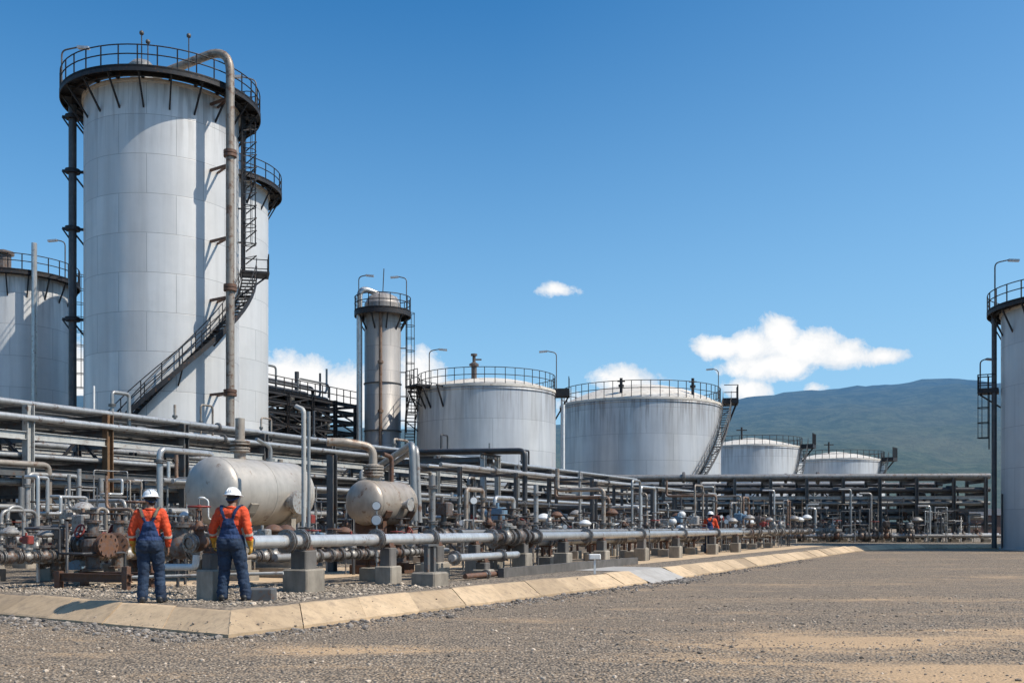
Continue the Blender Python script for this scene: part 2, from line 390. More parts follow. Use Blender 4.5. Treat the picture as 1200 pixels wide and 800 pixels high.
pale=mth(nt,'POWER',mth(nt,'SUBTRACT',1.0,mth(nt,'MINIMUM',mth(nt,'DIVIDE',elev,.55),1.0)),1.6)
pf=mth(nt,'ADD',mth(nt,'MULTIPLY',pale,.92),mth(nt,'MULTIPLY',mth(nt,'MAXIMUM',sx.outputs[0],0.0),.30),None,True)
skyc=mixc(nt,pf,hsv.outputs[0],(2.25,4.25,6.2))
out=mixc(nt,mask,skyc,ccol)
nt.links.new(out,bg.inputs['Color']); bg.inputs['Strength'].default_value=.15
sd=bpy.data.lights.new('sun','SUN'); sd.energy=5.0; sd.angle=R(.5); sd.color=(1,.94,.84)
so=bpy.data.objects.new('sun',sd); COL.objects.link(so)
dirv=Vector((math.cos(SUN_EL)*math.cos(SUN_AZ),math.cos(SUN_EL)*math.sin(SUN_AZ),math.sin(SUN_EL)))
so.rotation_euler=dirv.to_track_quat('Z','Y').to_euler(); so.location=(30,0,60)
cd=bpy.data.cameras.new('camera'); co_=bpy.data.objects.new('camera',cd); COL.objects.link(co_)
cd.sensor_width=36; cd.lens=36*F/1200; cd.shift_y=(HOR-400)/1200; cd.clip_end=20000; cd.clip_start=.2
co_.location=(0,0,HC); co_.rotation_euler=(PI/2,0,0); scn.camera=co_
scn.view_settings.view_transform='Standard'; scn.view_settings.look='None'; scn.view_settings.exposure=0; scn.view_settings.gamma=1
scn.cycles.max_bounces=5; scn.cycles.diffuse_bounces=2; scn.cycles.glossy_bounces=2; scn.cycles.use_adaptive_sampling=True; scn.cycles.adaptive_threshold=.02; scn.cycles.caustics_reflective=False; scn.cycles.caustics_refractive=False

# ------------------------------------------------------------------ ground, pad, kerb, hills
ZY=-.30
def sheet(name,pts,z,mat):
    mb=MB(); mb.add([(p[0],p[1],z) for p in pts],[tuple(range(len(pts)))]); o=mb.build(name,mat); o['kind']='structure'; return o
sheet('ground',[(-9000,-200),(9000,-200),(9000,9000),(-9000,9000)],ZY,M['yard'])
OUT=[Vector((-24,27.8,0)),Vector((-8.51,17.03,0)),Vector((-3.80,13.75,0)),Vector((3.56,26.9,0))]
OUT2=[Vector((4.9,29.6,0)),Vector((20.6,61.5,0)),Vector((26.5,69.5,0)),Vector((95,73.5,0))]
def offset(poly,d):
    out=[]
    for i,p in enumerate(poly):
        ns=[]
        for a,b in ((i-1,i),(i,i+1)):
            if a<0 or b>=len(poly): continue
            t=(poly[b]-poly[a]).normalized(); ns.append(Vector((-t.y,t.x,0)))
        n=sum(ns,Vector()).normalized(); k=d/max(.3,n.dot(ns[0])); out.append(p+n*k)
    return out
def kerb(poly,seg):
    prof=[(0,ZY-.05),(0,ZY+.045),(.03,ZY+.06),(.50,.0),(.54,.012),(.66,.012),(.66,-.2)]
    offs=[offset(poly,p[0]) for p in prof]
    for i in range(len(poly)-1):
        Ln=(poly[i+1]-poly[i]).length; k=max(1,round(Ln/seg))
        for j in range(k):
            mb=MB(); g=.011/Ln*1; m=4
            tl=[]
            for q in range(m+1):
                t=(j+g+(1-2*g)*q/m)/k; tl.append(t)
            vs=[]; jit=random.uniform(-.008,.008); jz=random.uniform(-.016,.016)
            for t in tl:
                for a,(pd,pz) in enumerate(prof):
                    p=offs[a][i].lerp(offs[a][i+1],t); wob=mnoise.noise(Vector((p.x*1.7,p.y*1.7,a)))*.012
                    vs.append(Vector((p.x+jit,p.y+jit+wob,pz+jz*(a>1)+wob*.6)))
            P=len(prof); fs=[]
            for q in range(m):
                for a in range(P-1): fs.append((q*P+a,(q+1)*P+a,(q+1)*P+a+1,q*P+a+1))
            fs.append(tuple(range(P))); fs.append(tuple(reversed([m*P+a for a in range(P)])))
            mb.add(vs,fs); o=mb.build('kerb',M['kerb']); o['kind']='structure'
kerb(OUT,1.5); kerb(OUT2,1.6)
inner=offset(OUT+OUT2,.6)
sheet('gravel_pad',inner+[Vector((120,75,0)),Vector((120,260,0)),Vector((-200,260,0)),Vector((-200,150,0))],0,M['padgravel'])
# flat concrete ramp through the gap in the kerb
mb=MB(); a,b=OUT[-1],OUT2[0]; t=(b-a).normalized(); n=Vector((-t.y,t.x,0))
p=[a+n*2.6,b+n*2.6,b+n*.62,a+n*.62,b-n*.12,a-n*.12]
mb.add([(q.x,q.y,z) for q,z in zip(p,(.012,.012,.012,.012,ZY+.02,ZY+.02))],[(3,2,1,0),(5,4,2,3)])
mb.add([(q.x,q.y,z) for q,z in zip((p[5],p[4],p[4],p[5]),(ZY-.1,ZY-.1,ZY+.02,ZY+.02))],[(0,1,2,3)])
o=mb.build('path',M['slab']); o['kind']='structure'
# concrete apron under the equipment
ap=MB()
ap.add([L(-5,-11.6,.012),L(46,-11.6,.012),L(46,-8.0,.012),L(-5,-8.0,.012)],[(0,1,2,3)])
ap.add([L(9,-15.0,.008),L(50,-15.0,.008),L(50,-12.4,.008),L(9,-12.4,.008)],[(0,1,2,3)])
o=ap.build('concrete_apron',M['kerb']); o['kind']='structure'

# scattered loose stones that break up the nearest gravel
def stones(name,n,region,z,smin,smax,mat):
    mb=MB(); bm=bmesh.new(); bmesh.ops.create_icosphere(bm,subdivisions=1,radius=1); base=[v.co.copy() for v in bm.verts]; bm.verts.index_update()
    fs=[tuple(v.index for v in f.verts) for f in bm.faces]; bm.free()
    k=0
    while k<n:
        p=region()
        if p is None: continue
        s=random.uniform(smin,smax)*(1+1.2*(random.random()<.06)); a=random.uniform(0,6.28); ca,sa=math.cos(a),math.sin(a)
        vs=[]
        for v in base:
            j=random.uniform(.78,1.15); q=Vector((v.x*1.15*j,v.y*.85*j,v.z*.62*j))*s
            vs.append((p.x+q.x*ca-q.y*sa,p.y+q.x*sa+q.y*ca,z+p.z+q.z+s*.25))
        mb.add(vs,fs,False); k+=1
    o=mb.build(name,mat); o['kind']='stuff'; tag(o,None,'gravel'); return o
def stone_mat(name,c):
    m,nt,b=new_mat(name); g=N(nt,'ShaderNodeNewGeometry').outputs['Random Per Island']
    nt.links.new(ramp(nt,g,[(0,tuple(x*.45 for x in c)),(.5,c),(.85,tuple(x*1.5 for x in c)),(1,tuple(x*2.2 for x in c))]),b.inputs['Base Color']); b.inputs['Roughness'].default_value=.9; return m
M['stone']=stone_mat('loose_stone',(.31,.25,.19)); M['stonedark']=stone_mat('dark_loose_stone',(.19,.165,.14)); M['stonepale']=stone_mat('pale_loose_stone',(.31,.255,.195))
def inside_kerb(p):   # left of the outer kerb polyline -> on the pad side
    for poly in (OUT+OUT2,):
        best=None
        for a,b in zip(poly,poly[1:]):
            t=max(0,min(1,(p-a).dot(b-a)/(b-a).length_squared)); q=a+(b-a)*t; d=(p-q).length
            if best is None or d<best[0]: best=(d,(b-a).cross(p-a).z)
        return best[0]*(1 if best[1]>0 else -1)
def reg_yard():
    Y=9.2+13*random.random()**1.7; p=Vector((random.uniform(-.56,.56)*Y,Y,0))
    if ((p.x-5.6)/4)**2+((p.y-10.3)/1.1)**2<1 and random.random()<.8: return None
    d=inside_kerb(p)
    f=mnoise.noise(Vector((p.x*.35,p.y*.9,0)))
    return p if d<-.02 and random.random()<.35+.9*f+.4*(d>-1.2) else None
def reg_edge():
    i=random.randrange(0,5); poly=OUT+OUT2; a,b=poly[i],poly[i+1]
    p=a.lerp(b,random.random()); t=(b-a).normalized(); p=p+Vector((t.y,-t.x,0))*abs(random.gauss(.05,.38)); p.z=0
    return p if p.y<46 and inside_kerb(p)<-.01 else None
def reg_pad():
    Y=14.2+7*random.random(); p=Vector((random.uniform(-.56,.02)*Y,Y,0)); return p if inside_kerb(p)>1.0 else None
tag(stones('loose_gravel',11000,reg_yard,ZY,.006,.016,M['stone']),'loose grey and brown gravel scattered over the yard in front')
tag(stones('kerbside_gravel',4600,reg_edge,ZY,.012,.032,M['stonedark']),'coarse dark gravel heaped along the foot of the tan kerb')
def reg_on():
    p=reg_edge()
    if p is None: return None
    i=random.randrange(0,5); poly=OUT+OUT2; a,b=poly[i],poly[i+1]; t=(b-a).normalized(); d=abs(random.gauss(0,.22)); p=a.lerp(b,random.random())+Vector((-t.y,t.x,0))*d
    if d>.62 or p.y>40 or i==3: return None
    p.z=(.06+(d-.03)/.47*.24) if d<.5 else .312
    return p
tag(stones('kerb_debris',300,reg_on,ZY,.005,.014,M['stone']),'small stones and dirt scattered on the sloped kerb')
tag(stones('pad_stones',7000,reg_pad,0,.010,.026,M['stonepale']),'pale gravel on the raised pad around the workers')

# hills
def hill_mat():
    m,nt,b=new_mat('hazy_wooded_hill'); co=coord(nt)
    n1=noise(nt,mapping(nt,co,(.022,.012,.05)),1,10,.74); n2=noise(nt,mapping(nt,co,(.0016,.0016,.004)),1,4,.55)
    sx=N(nt,'ShaderNodeSeparateXYZ'); nt.links.new(co,sx.inputs[0])
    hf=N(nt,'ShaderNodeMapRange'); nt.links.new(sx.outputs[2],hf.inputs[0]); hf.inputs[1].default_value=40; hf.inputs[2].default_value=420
    col=mixc(nt,ramp(nt,n1,[(.42,0),(.60,1)]),(.012,.026,.010),(.20,.20,.10))
    col=mixc(nt,mth(nt,'MULTIPLY',ramp(nt,n2,[(.55,0),(.75,1)]),mth(nt,'SUBTRACT',.95,hf.outputs[0],None,True)),col,(.38,.27,.16))
    nt.links.new(col,b.inputs['Base Color']); b.inputs['Roughness'].default_value=1
    # haze of the air in between, painted onto the hills as emission
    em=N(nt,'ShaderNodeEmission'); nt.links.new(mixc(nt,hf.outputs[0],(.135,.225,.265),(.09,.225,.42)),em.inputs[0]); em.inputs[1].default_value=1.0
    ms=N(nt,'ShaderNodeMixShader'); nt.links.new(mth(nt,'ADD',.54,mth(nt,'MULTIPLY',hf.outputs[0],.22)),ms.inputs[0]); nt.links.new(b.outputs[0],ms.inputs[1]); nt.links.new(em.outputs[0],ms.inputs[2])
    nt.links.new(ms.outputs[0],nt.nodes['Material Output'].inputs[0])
    bump(nt,b,n1,1.0,60); return m
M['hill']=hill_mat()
ridge=[(-900,520),(-300,480),(0,470),(90,463),(200,475),(420,500),(600,500),(760,487),(850,468),(900,461),(960,456),(1000,450),(1040,447),(1090,441),(1120,442),(1160,447),(1210,447),(1300,462),(1500,490),(2000,560)]
def ridge_y(px):
    for (a,ya),(b,yb) in zip(ridge,ridge[1:]):
        if a<=px<=b:
            t=(px-a)/(b-a); return ya+(yb-ya)*t+mnoise.fractal(Vector((px*.018,3.3,0)),.9,2,5)*3.2
    return 600
mb=MB(); NX,NY=260,60; vs=[]
for j in range(NY+1):
    for i in range(NX+1):
        px=-850+2800*i/NX; Y=700+(3600-700)*j/NY if j<=NY-8 else 3089+ (j-NY+8)*180
        X=(px-600)/F*3100*(.55+.45*Y/3100)
        top=HC+(HOR-ridge_y(600+X/Y*F if False else px))/F*3100
        t=(Y-700)/(3100-700)
        prof=(t**1.25) if t<=1 else max(0,1-(t-1)*2.2)
        q=Vector((X*.0022,Y*.0022,0)); rz=(mnoise.fractal(q,1.0,2.0,6)*.5+mnoise.noise(Vector((X*.006,Y*.0025,3)))*.35)*125
        fine=mnoise.fractal(Vector((X*.02,Y*.02,1)),.9,2,4)*5
        vs.append((X,Y,max(-2,top*prof)+rz*min(1,t*3)*(max(0,1-t)**.5 if t<1 else .0)+fine*min(1,t*4)-2))
mb.add(vs,[(j*(NX+1)+i,j*(NX+1)+i+1,(j+1)*(NX+1)+i+1,(j+1)*(NX+1)+i) for j in range(NY) for i in range(NX)],True)
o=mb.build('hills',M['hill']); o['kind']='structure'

# ------------------------------------------------------------------ tank parts
def rail(mb,r,z,h=1.1,n=28,a0=0,a1=2*PI,rr=.035,rows=(1,.55)):
    full=abs(a1-a0-2*PI)<1e-4
    for k in rows: mb.torus((0,0,z+h*k),r,rr,64,5,None,a0,a1)
    for i in range(n if full else n+1):
        a=a0+(a1-a0)*i/n; p=Vector((r*math.cos(a),r*math.sin(a),z)); mb.bar(p,p+Vector((0,0,h)),rr*1.7)
def lamp(parent,p,h,arm,m='steelgrey'):
    """post with a swan-neck arm; p is the foot, arm a horizontal vector"""
    mb=MB(); p=Vector(p); arm=Vector(arm)
    top=p+Vector((0,0,h)); mb.tube(arcpath([p,top,top+arm*.9+Vector((0,0,.15))],.35,4),.045,6)
    o=mb.build('lamp_post',M[m],parent)
    hb=MB(); e=top+arm*.9+Vector((0,0,.13)); d=arm.normalized(); hb.bar(e-d*.05,e+d*.6-Vector((0,0,.06)),.26,.13)
    hb.build('lamp_head',M['lampglass'],o)
def ladder(mb,p,q,out,w=.5,cage=True):
    """vertical caged ladder between p and q; out = outward horizontal unit vector"""
    p=Vector(p); q=Vector(q); out=Vector(out).normalized(); t=Vector((-out.y,out.x,0))
    for s in(-1,1): mb.bar(p+t*s*w/2,q+t*s*w/2,.06)
    n=int((q-p).length/.45)
    for i in range(1,n): 
        c=p.lerp(q,i/n); mb.bar(c-t*w/2,c+t*w/2,.035)
    if cage:
        H=(q-p).length; k=max(2,int(H/1.2)); R_=.42
        for i in range(k+1):
            z=p.z+min(1.6,H*.2)+(H-min(1.6,H*.2))*i/k; c=Vector((p.x,p.y,z))+out*.28
            pts=[c+out*R_*math.cos(a)+t*R_*math.sin(a) for a in [R(-130+260*j/9) for j in range(10)]]
            mb.tube(pts,.028,4)
        for a in (-120,-70,-25,25,70,120):
            d=out*(.28+R_*math.cos(R(a)))+t*R_*math.sin(R(a)); b=Vector((p.x,p.y,p.z+min(1.6,H*.2))); mb.bar(b+d,Vector((q.x,q.y,q.z))+d,.03)
def helix_stair(parent,r,a0,z0,a1,z1,width=.85,mat='steeldark'):
    ri,ro=r+.18,r+.18+width; k=max(8,int(abs(z1-z0)/.24)); tr=MB()
    def P(a,rad,z): return Vector((rad*math.cos(a),rad*math.sin(a),z))
    for i in range(k):
        t=(i+.5)/k; a=a0+(a1-a0)*t; z=z0+(z1-z0)*t; da=(a1-a0)/k*.55
        vs=[P(a-da,ri,z),P(a-da,ro,z),P(a+da,ro,z),P(a+da,ri,z)]
        tr.add([v+Vector((0,0,dz)) for dz in(-.05,0) for v in vs],[(3,2,1,0),(4,5,6,7),(0,1,5,4),(1,2,6,5),(2,3,7,6),(3,0,4,7)])
    m=max(12,k//2)
    for rad in (ri,ro):
        vs=[]; fs=[]
        for i in range(m+1):
            t=i/m; a=a0+(a1-a0)*t; z=z0+(z1-z0)*t
            for dr in(-.02,.02):
                for dz in(-.24,.10): vs.append(P(a,rad+dr,z+dz))
        for i in range(m):
            b=i*4
            for q in((0,1,5,4),(3,2,6,7),(1,3,7,5),(2,0,4,6)): fs.append(tuple(b+x for x in q))
        tr.add(vs,fs)
    for i in range(0,m+1,max(2,m//6)):     # brackets back to the shell
        t=i/m; a=a0+(a1-a0)*t; z=z0+(z1-z0)*t
        tr.bar(P(a,ro,z-.2),P(a,r-.02,z-.95),.07); tr.bar(P(a,ro,z-.2),P(a,r-.02,z-.2),.06)
    st=tr.build('staircase',M[mat],parent)
    hr=MB()
    for rad in (ri+.03,ro):
        for h in (1.05,.55): hr.tube([P(a0+(a1-a0)*i/m,rad,z0+(z1-z0)*i/m+h) for i in range(m+1)],.028,5)
        for i in range(0,m+1,2):
            a=a0+(a1-a0)*i/m; z=z0+(z1-z0)*i/m; hr.bar(P(a,rad,z),P(a,rad,z+1.05),.045)
    hr.build('handrail',M[mat],st)
    return st
def tank(name,label,px,Y,r,ztop,mat,roof_rise,over=0,deck_z=None,group=None,rail_n=30,brackets=16,rail_h=1.1,rail_r=.035,rexp=1.15):
    X=(px-600)/F*Y; root=thing(name,label,'storage tank',(X,Y,0),0,group)
    sh=MB(); sh.lathe([(r+.12,0),(r+.12,.15)],72); sh.lathe([(r+.12,.15),(r,.151)],72); sh.lathe([(r,0),(r,ztop)],96)
    if over==0: sh.lathe([(r+.005,ztop-.42),(r+.05,ztop-.41),(r+.05,ztop-.25),(r+.005,ztop-.24)],96)
    
    sh.build('shell',mat,root)
    rm=MB(); lip=.10
    for a,b in zip([(r,-.18),(r+lip,-.18),(r+lip,.03),(r-.02,.03)],[(r+lip,-.18),(r+lip,.03),(r-.02,.03),(r-.05,.05)]): rm.lathe([a,b],96,None,True,(0,0,ztop))
    pr=[((r-.02)*(1-t),.03+roof_rise*(1-(1-t)**rexp if t<1 else 1)) for t in [0,.04,.08,.15,.3,.45,.6,.75,.9,.995]]
    rm.lathe(pr,96,None,True,(0,0,ztop)); rm.build('roof',M['roofcream'],root)
    if over>0:
        dk=MB(); dk.ring((0,0,deck_z-.10),r+.04,over-.04,.10,96)
        dk.ring((0,0,deck_z-.30),r+over-.06,.06,.34,96)
        dk.ring((0,0,deck_z-.30),r+over*.45,.08,.19,96)
        dk.build('walkway',M['steeldark'],root)
        bk=MB(); bk.bar((r+.0,0,deck_z-.17),(r+over-.08,0,deck_z-.17),.12,.13); bk.bar((r-.02,0,deck_z-1.75),(r+over*.85,0,deck_z-.25),.085)
        me=bk.mesh('bracket',M['steeldark'])
        for i in range(brackets):
            o=bpy.data.objects.new('bracket',me); COL.objects.link(o); o.parent=root; o.rotation_euler.z=2*PI*(i+.3)/brackets
    rl=MB(); rail(rl,r+max(over-.05,-.05),(deck_z if over>0 else ztop+.03),rail_h,rail_n,rr=rail_r); rl.build('railing',M['steeldark'],root)
    return root
def face_ang(px,Y): X=(px-600)/F*Y; return math.atan2(-Y,-X)
def pol(r,a,z): return Vector((r*math.cos(a),r*math.sin(a),z))

tm1=tank_mat('tall_tank_plates',4.3,2.15,3.1,(.70,.68,.645),(.59,.575,.55),.4,ztop=25.6,blue=.04)
tm2=tank_mat('slim_tank_plates',4.2,2.1,3.4,(.68,.665,.635),(.59,.58,.555),.25,blue=.1)
tmE=tank_mat('left_tank_plates',3.6,2.2,3.0,(.78,.765,.735),(.68,.67,.65),.35,ztop=19.5,blue=.08)
tmA=tank_mat('squat_tank_plates',5.75,2.4,4.2,(.73,.715,.685),(.59,.58,.565),.5,ztop=12.5,blue=.32,metal=.3)
tmB=tank_mat('wide_tank_plates',7.7,2.4,5.0,(.68,.66,.63),(.55,.54,.525),.55,.25,ztop=13.3,blue=.28,metal=.28)
tmC=tank_mat('far_tank_plates',6.8,2.6,5.0,(.72,.71,.685),(.62,.615,.60),.4,ztop=12.3,blue=.15)
tmF=tank_mat('right_tank_plates',5.6,2.6,4.2,(.61,.60,.575),(.53,.52,.505),.35,blue=.2)
tmK=tank_mat('column_plates',1.6,2.0,3.2,(.46,.42,.38),(.35,.32,.29),.6,.1,ztop=20.7,blue=.0,metal=.2)

# --- tank 1 (tallest)
Y1=60; fa=face_ang(191,Y1)
T1=tank('storage_tank','tallest silver storage tank with a ring walkway and a spiral staircase, at the left',191,Y1,4.3,25.55,tm1,.5,1.27,25.75,None,34,20)
fr=fa
st=helix_stair(T1,4.3,R(-175),.2,R(14),16.2)
pm=MB(); a=R(16); c=pol(5.2,a,16.3); Mz=Matrix.Rotation(a,3,'Z')
pm.box(c,(1.7,1.5,.12),Mz); 
for (dx,dy) in((.8,-.7),(.8,.7),(-.6,.7),(.8,0)): pm.bar(c+Mz@Vector((dx,dy,0)),c+Mz@Vector((dx,dy,1.1)),.05)
for h in(.55,1.1): pm.tube([c+Mz@Vector(v) for v in((.8,-.7,h),(.8,.7,h),(-.6,.7,h))],.03,5)
pm.bar(c+Mz@Vector((.7,0,-.1)),pol(4.3,a,14.9),.09)
pm.build('landing',M['steeldark'],T1)
lm=MB(); a=R(8); ladder(lm,pol(4.62,a,16.3),pol(4.62,a,26.8),(math.cos(a),math.sin(a),0),.75)
for z in [16.9+.75*i for i in range(13)]: lm.bar(pol(4.7,a+.14,z),pol(5.35,a,z+.35),.05); lm.bar(pol(4.7,a-.14,z),pol(5.35,a,z+.35),.05)
for da in(-.14,.14): lm.bar(pol(4.62,a+da,16.3),pol(4.62,a+da,25.6),.09)
for z in (18,20,22,24): lm.bar(pol(4.28,a,z),pol(4.62,a,z),.08)
lm.build('caged_ladder',M['steeldark'],T1)
rp=MB(); a=R(-35); fo=5.95
top=pol(fo,a,27.7); inn=pol(2.6,R(-82),26.4)
rp.tube(arcpath([pol(fo,a,.1),top,inn],1.1,8),.235,14)
ro=rp.build('riser_pipe',M['pipetan'],T1)
for z in (8.4,14.2,21.6): fl=MB(); fl.cyl(pol(fo,a,z),pol(fo,a,z+.16),.36,n=14); fl.cyl(pol(fo,a,z+.2),pol(fo,a,z+.36),.36,n=14); fl.build('flange',M['castrust'],ro)
for z in (8.6,13.9,17.2,21.2,24.9): fl=MB(); fl.bar(pol(4.28,a,z),pol(fo,a,z),.13); fl.bar(pol(4.28,a+.12,z),pol(fo,a,z),.1); fl.build('pipe_clamp',M['castrust'],ro)
# dark riser on the left flank with three clamp platforms
rp=MB(); aL=R(-71.2-96); rr_=4.95
rp.tube([pol(rr_,aL,.1),pol(rr_,aL,25.4)],.22,10)
rq=rp.build('riser_pipe',M['pipedark'],T1); rq['label']='black riser on the left flank'
for z in (13.0,18.2,21.5,24.6):
    cl=MB(); cl.cyl(pol(rr_,aL,z),pol(rr_,aL,z+.22),.42,n=10); cl.bar(pol(4.2,aL,z+.1),pol(rr_+.55,aL,z+.1),.14); cl.bar(pol(4.25,aL,z-.9),pol(rr_,aL,z),.1); cl.bar(pol(rr_+.55,aL,z+.1),pol(rr_,aL,z-.7),.09)
    cl.build('pipe_clamp',M['steeldark'],rq)
v=MB(); v.lathe([(.62,25.6),(.62,27.15)],20,None,True,(-.6,-1.8,0)); v.lathe([(.74,27.15),(.74,27.3)],20,None,True,(-.6,-1.8,0)); v.lathe([(.74,27.3),(.5,27.55),(.01,27.6)],20,None,True,(-.6,-1.8,0)); v.lathe([(.62,27.15),(.74,27.15)],20,None,True,(-.6,-1.8,0)); v.build('roof_vent',M['castpale'],T1)
lamp(T1,pol(5.45,R(-71.2-80),25.75),2.1,Vector((1.1,-.1,0)))
lamp(T1,pol(5.45,R(28),25.75),2.7,Vector((-1.0,-.2,0)))
am=MB()
for q,h in ((pol(4.9,R(-84),25.75),2.0),(pol(4.8,R(-55),25.75),2.3),(pol(5.0,R(-80),25.75),1.5)): am=MB(); am.bar(q,q+Vector((0,0,h)),.05); am.ball(q+Vector((0,0,h)),.13,8,6); am.build('aerial',M['steelgrey'],T1)

# --- tank 2, hidden behind the first
T2=tank('storage_tank','tall pale storage tank mostly hidden behind the tallest tank',240,72,4.35,24.7,tm2,.5,.95,24.9,None,30,18)

# --- tank E, far left
TE=tank('storage_tank','medium silver tank with ring walkway cut by the left picture edge',20,75,3.56,18.9,tmE,.6,.72,19.1,None,30,18)
rp=MB(); aE=face_ang(20,75)+R(14); rp.tube([pol(4.45,aE,.1),pol(4.45,aE,21.0)],.19,10); rp.build('riser_pipe',M['pipelight'],TE)
lamp(TE,pol(4.2,face_ang(20,75)+R(48),19.1),2.6,Vector((-.7,0,0))); lamp(TE,pol(4.2,face_ang(20,75)-R(22),19.1),2.6,Vector((-.7,0,0)))
v=MB(); v.lathe([(.5,19.0),(.5,20.4),(.7,20.4),(.7,20.6),(.01,20.8)],16,None,False,(.3,-2.6,0)); v.build('roof_vent',M['casting'],TE)
lm=MB(); a=face_ang(20,75)+R(88); ladder(lm,pol(3.9,a,10),pol(3.9,a,20),(math.cos(a),math.sin(a),0)); lm.build('caged_ladder',M['steeldark'],TE)

# --- squat tank A
TA=tank('storage_tank','squat silver tank beside the slim tower, its staircase on the left flank',570,85,5.75,12.3,tmA,1.0,0,12.35,None,44,22,1.25,.032,2.4)
fa_=face_ang(570,85)
helix_stair(TA,5.75,fa_-R(128),.3,fa_-R(62),12.3,.8)
pm=MB(); a=fa_-R(58); c=pol(6.4,a,12.35); Mz=Matrix.Rotation(a,3,'Z'); pm.box(c,(1.3,2.0,.15),Mz)
for h in(.6,1.25): pm.tube([c+Mz@Vector(v) for v in((.6,-1,h),(.6,1,h))],.035,5)
for y in(-1,-.3,.35,1): pm.bar(c+Mz@Vector((.6,y,0)),c+Mz@Vector((.6,y,1.25)),.06)
pm.bar(c+Mz@Vector((.55,.6,0)),pol(5.7,a,10.6),.1); pm.build('landing',M['steeldark'],TA)
pm=MB(); a=fa_+R(84); c=pol(6.3,a,12.2); Mz=Matrix.Rotation(a,3,'Z'); pm.box(c,(1.2,1.6,.6),Mz)
for y in(-.7,0,.7): pm.bar(c+Mz@Vector((.55,y,0)),c+Mz@Vector((.55,y,1.3)),.06)
pm.bar(c+Mz@Vector((.5,0,-.3)),pol(5.7,a,10),.12); pm.build('landing',M['steeldark'],TA)
for k_ in (-76,-50,-36):
    b=MB(); a=fa_+R(k_); b.bar(pol(5.75,a,10.6),pol(6.5,a,12.2),.11); b.bar(pol(5.75,a,12.2),pol(6.6,a,12.2),.12); b.build('bracket',M['steeldark'],TA)
lamp(TA,pol(5.9,fa_-R(50),12.4),2.7,Vector((.9,0,0))); lamp(TA,pol(5.9,fa_+R(76),12.4),3.0,Vector((-.9,0,0)))
v=MB(); q=Vector((-.9,-3.4,0)); v.lathe([(.22,13.0),(.22,14.0),(.38,14.0),(.38,14.15),(.13,14.3),(.13,14.8),(.26,14.8),(.26,14.95),(.01,15.0)],14,None,False,q); v.bar(q+Vector((0,0,14.5)),q+Vector((.6,0,14.5)),.11); v.build('roof_vent',M['casting'],TA)

# --- wide tank B
TB=tank('storage_tank','widest silver tank, dark stains below its cream roof and a staircase on its right side',750,100,7.75,12.9,tmB,2.0,0,12.95,None,56,8,1.5,.036,2.2)
fb=face_ang(750,100)
helix_stair(TB,7.75,fb+R(14),1.0,fb+R(84),13.1,.8,'steelgrey')
pm=MB(); a=fb+R(88); c=pol(8.6,a,13.2); Mz=Matrix.Rotation(a,3,'Z'); pm.box(c,(1.5,2.4,.5),Mz)
for y in(-1.1,-.4,.3,1.1): pm.bar(c+Mz@Vector((.7,y,0)),c+Mz@Vector((.7,y,1.5)),.07)
for h in(.8,1.5): pm.tube([c+Mz@Vector(v) for v in((-.6,-1.1,h),(.7,-1.1,h),(.7,1.1,h))],.04,5)
pm.bar(c+Mz@Vector((.6,-.8,-.2)),pol(7.7,a-.05,9.2),.14); pm.bar(c+Mz@Vector((.6,.8,-.2)),pol(7.7,a+.05,9.2),.14); pm.build('landing',M['steeldark'],TB)
lamp(TB,pol(7.8,fb+R(70),13.3),2.6,Vector((-.6,0,0))); 
for q,h in((Vector((-2.5,-6.2,13.3)),1.5),(Vector((4.2,-5.4,13.3)),1.6)): v=MB(); v.cyl(q,q+Vector((0,0,h)),.14,n=10); v.bar(q+Vector((-.35,0,h*.8)),q+Vector((.35,0,h*.8)),.1); v.cyl(q+Vector((0,0,h*.45)),q+Vector((0,0,h*.6)),.26,n=10); v.build('roof_vent',M['steeldark'],TB)

# --- far tanks C, D
for (px,Y,r,zt,lab,sa) in ((879,140,6.9,11.9,'low far tank with cream cone roof, just right of the widest tank',70),(979,152,6.9,10.9,'farthest low tank with cream cone roof, below the hill',66)):
    T=tank('storage_tank',lab,px,Y,r,zt,tmC,1.4,0,zt+.05,None,44,4,1.2,.036,1.35)
    f=face_ang(px,Y); helix_stair(T,r,f+R(36),2,f+R(sa),zt,.9,'steelgrey')
    pm=MB(); a=f+R(sa+8); c=pol(r+.8,a,zt); Mz=Matrix.Rotation(a,3,'Z'); pm.box(c,(1.7,2.6,.5),Mz)
    for y in(-1.2,-.6,0,.6,1.2): pm.bar(c+Mz@Vector((.8,y,0)),c+Mz@Vector((.8,y,1.7)),.1)
    pm.tube([c+Mz@Vector(v) for v in((.8,-1.2,1.6),(.8,1.2,1.6))],.05,5); pm.bar(c+Mz@Vector((.6,0,-.3)),pol(r,a,zt-2),.16); pm.build('landing',M['steeldark'],T)
    v=MB(); q=Vector((-1.6,-2,zt+1)); v.cyl(q,q+Vector((0,0,1.7)),.13,n=8); v.bar(q+Vector((-.7,0,1.3)),q+Vector((.7,0,1.3)),.14); v.build('roof_vent',M['steeldark'],T)

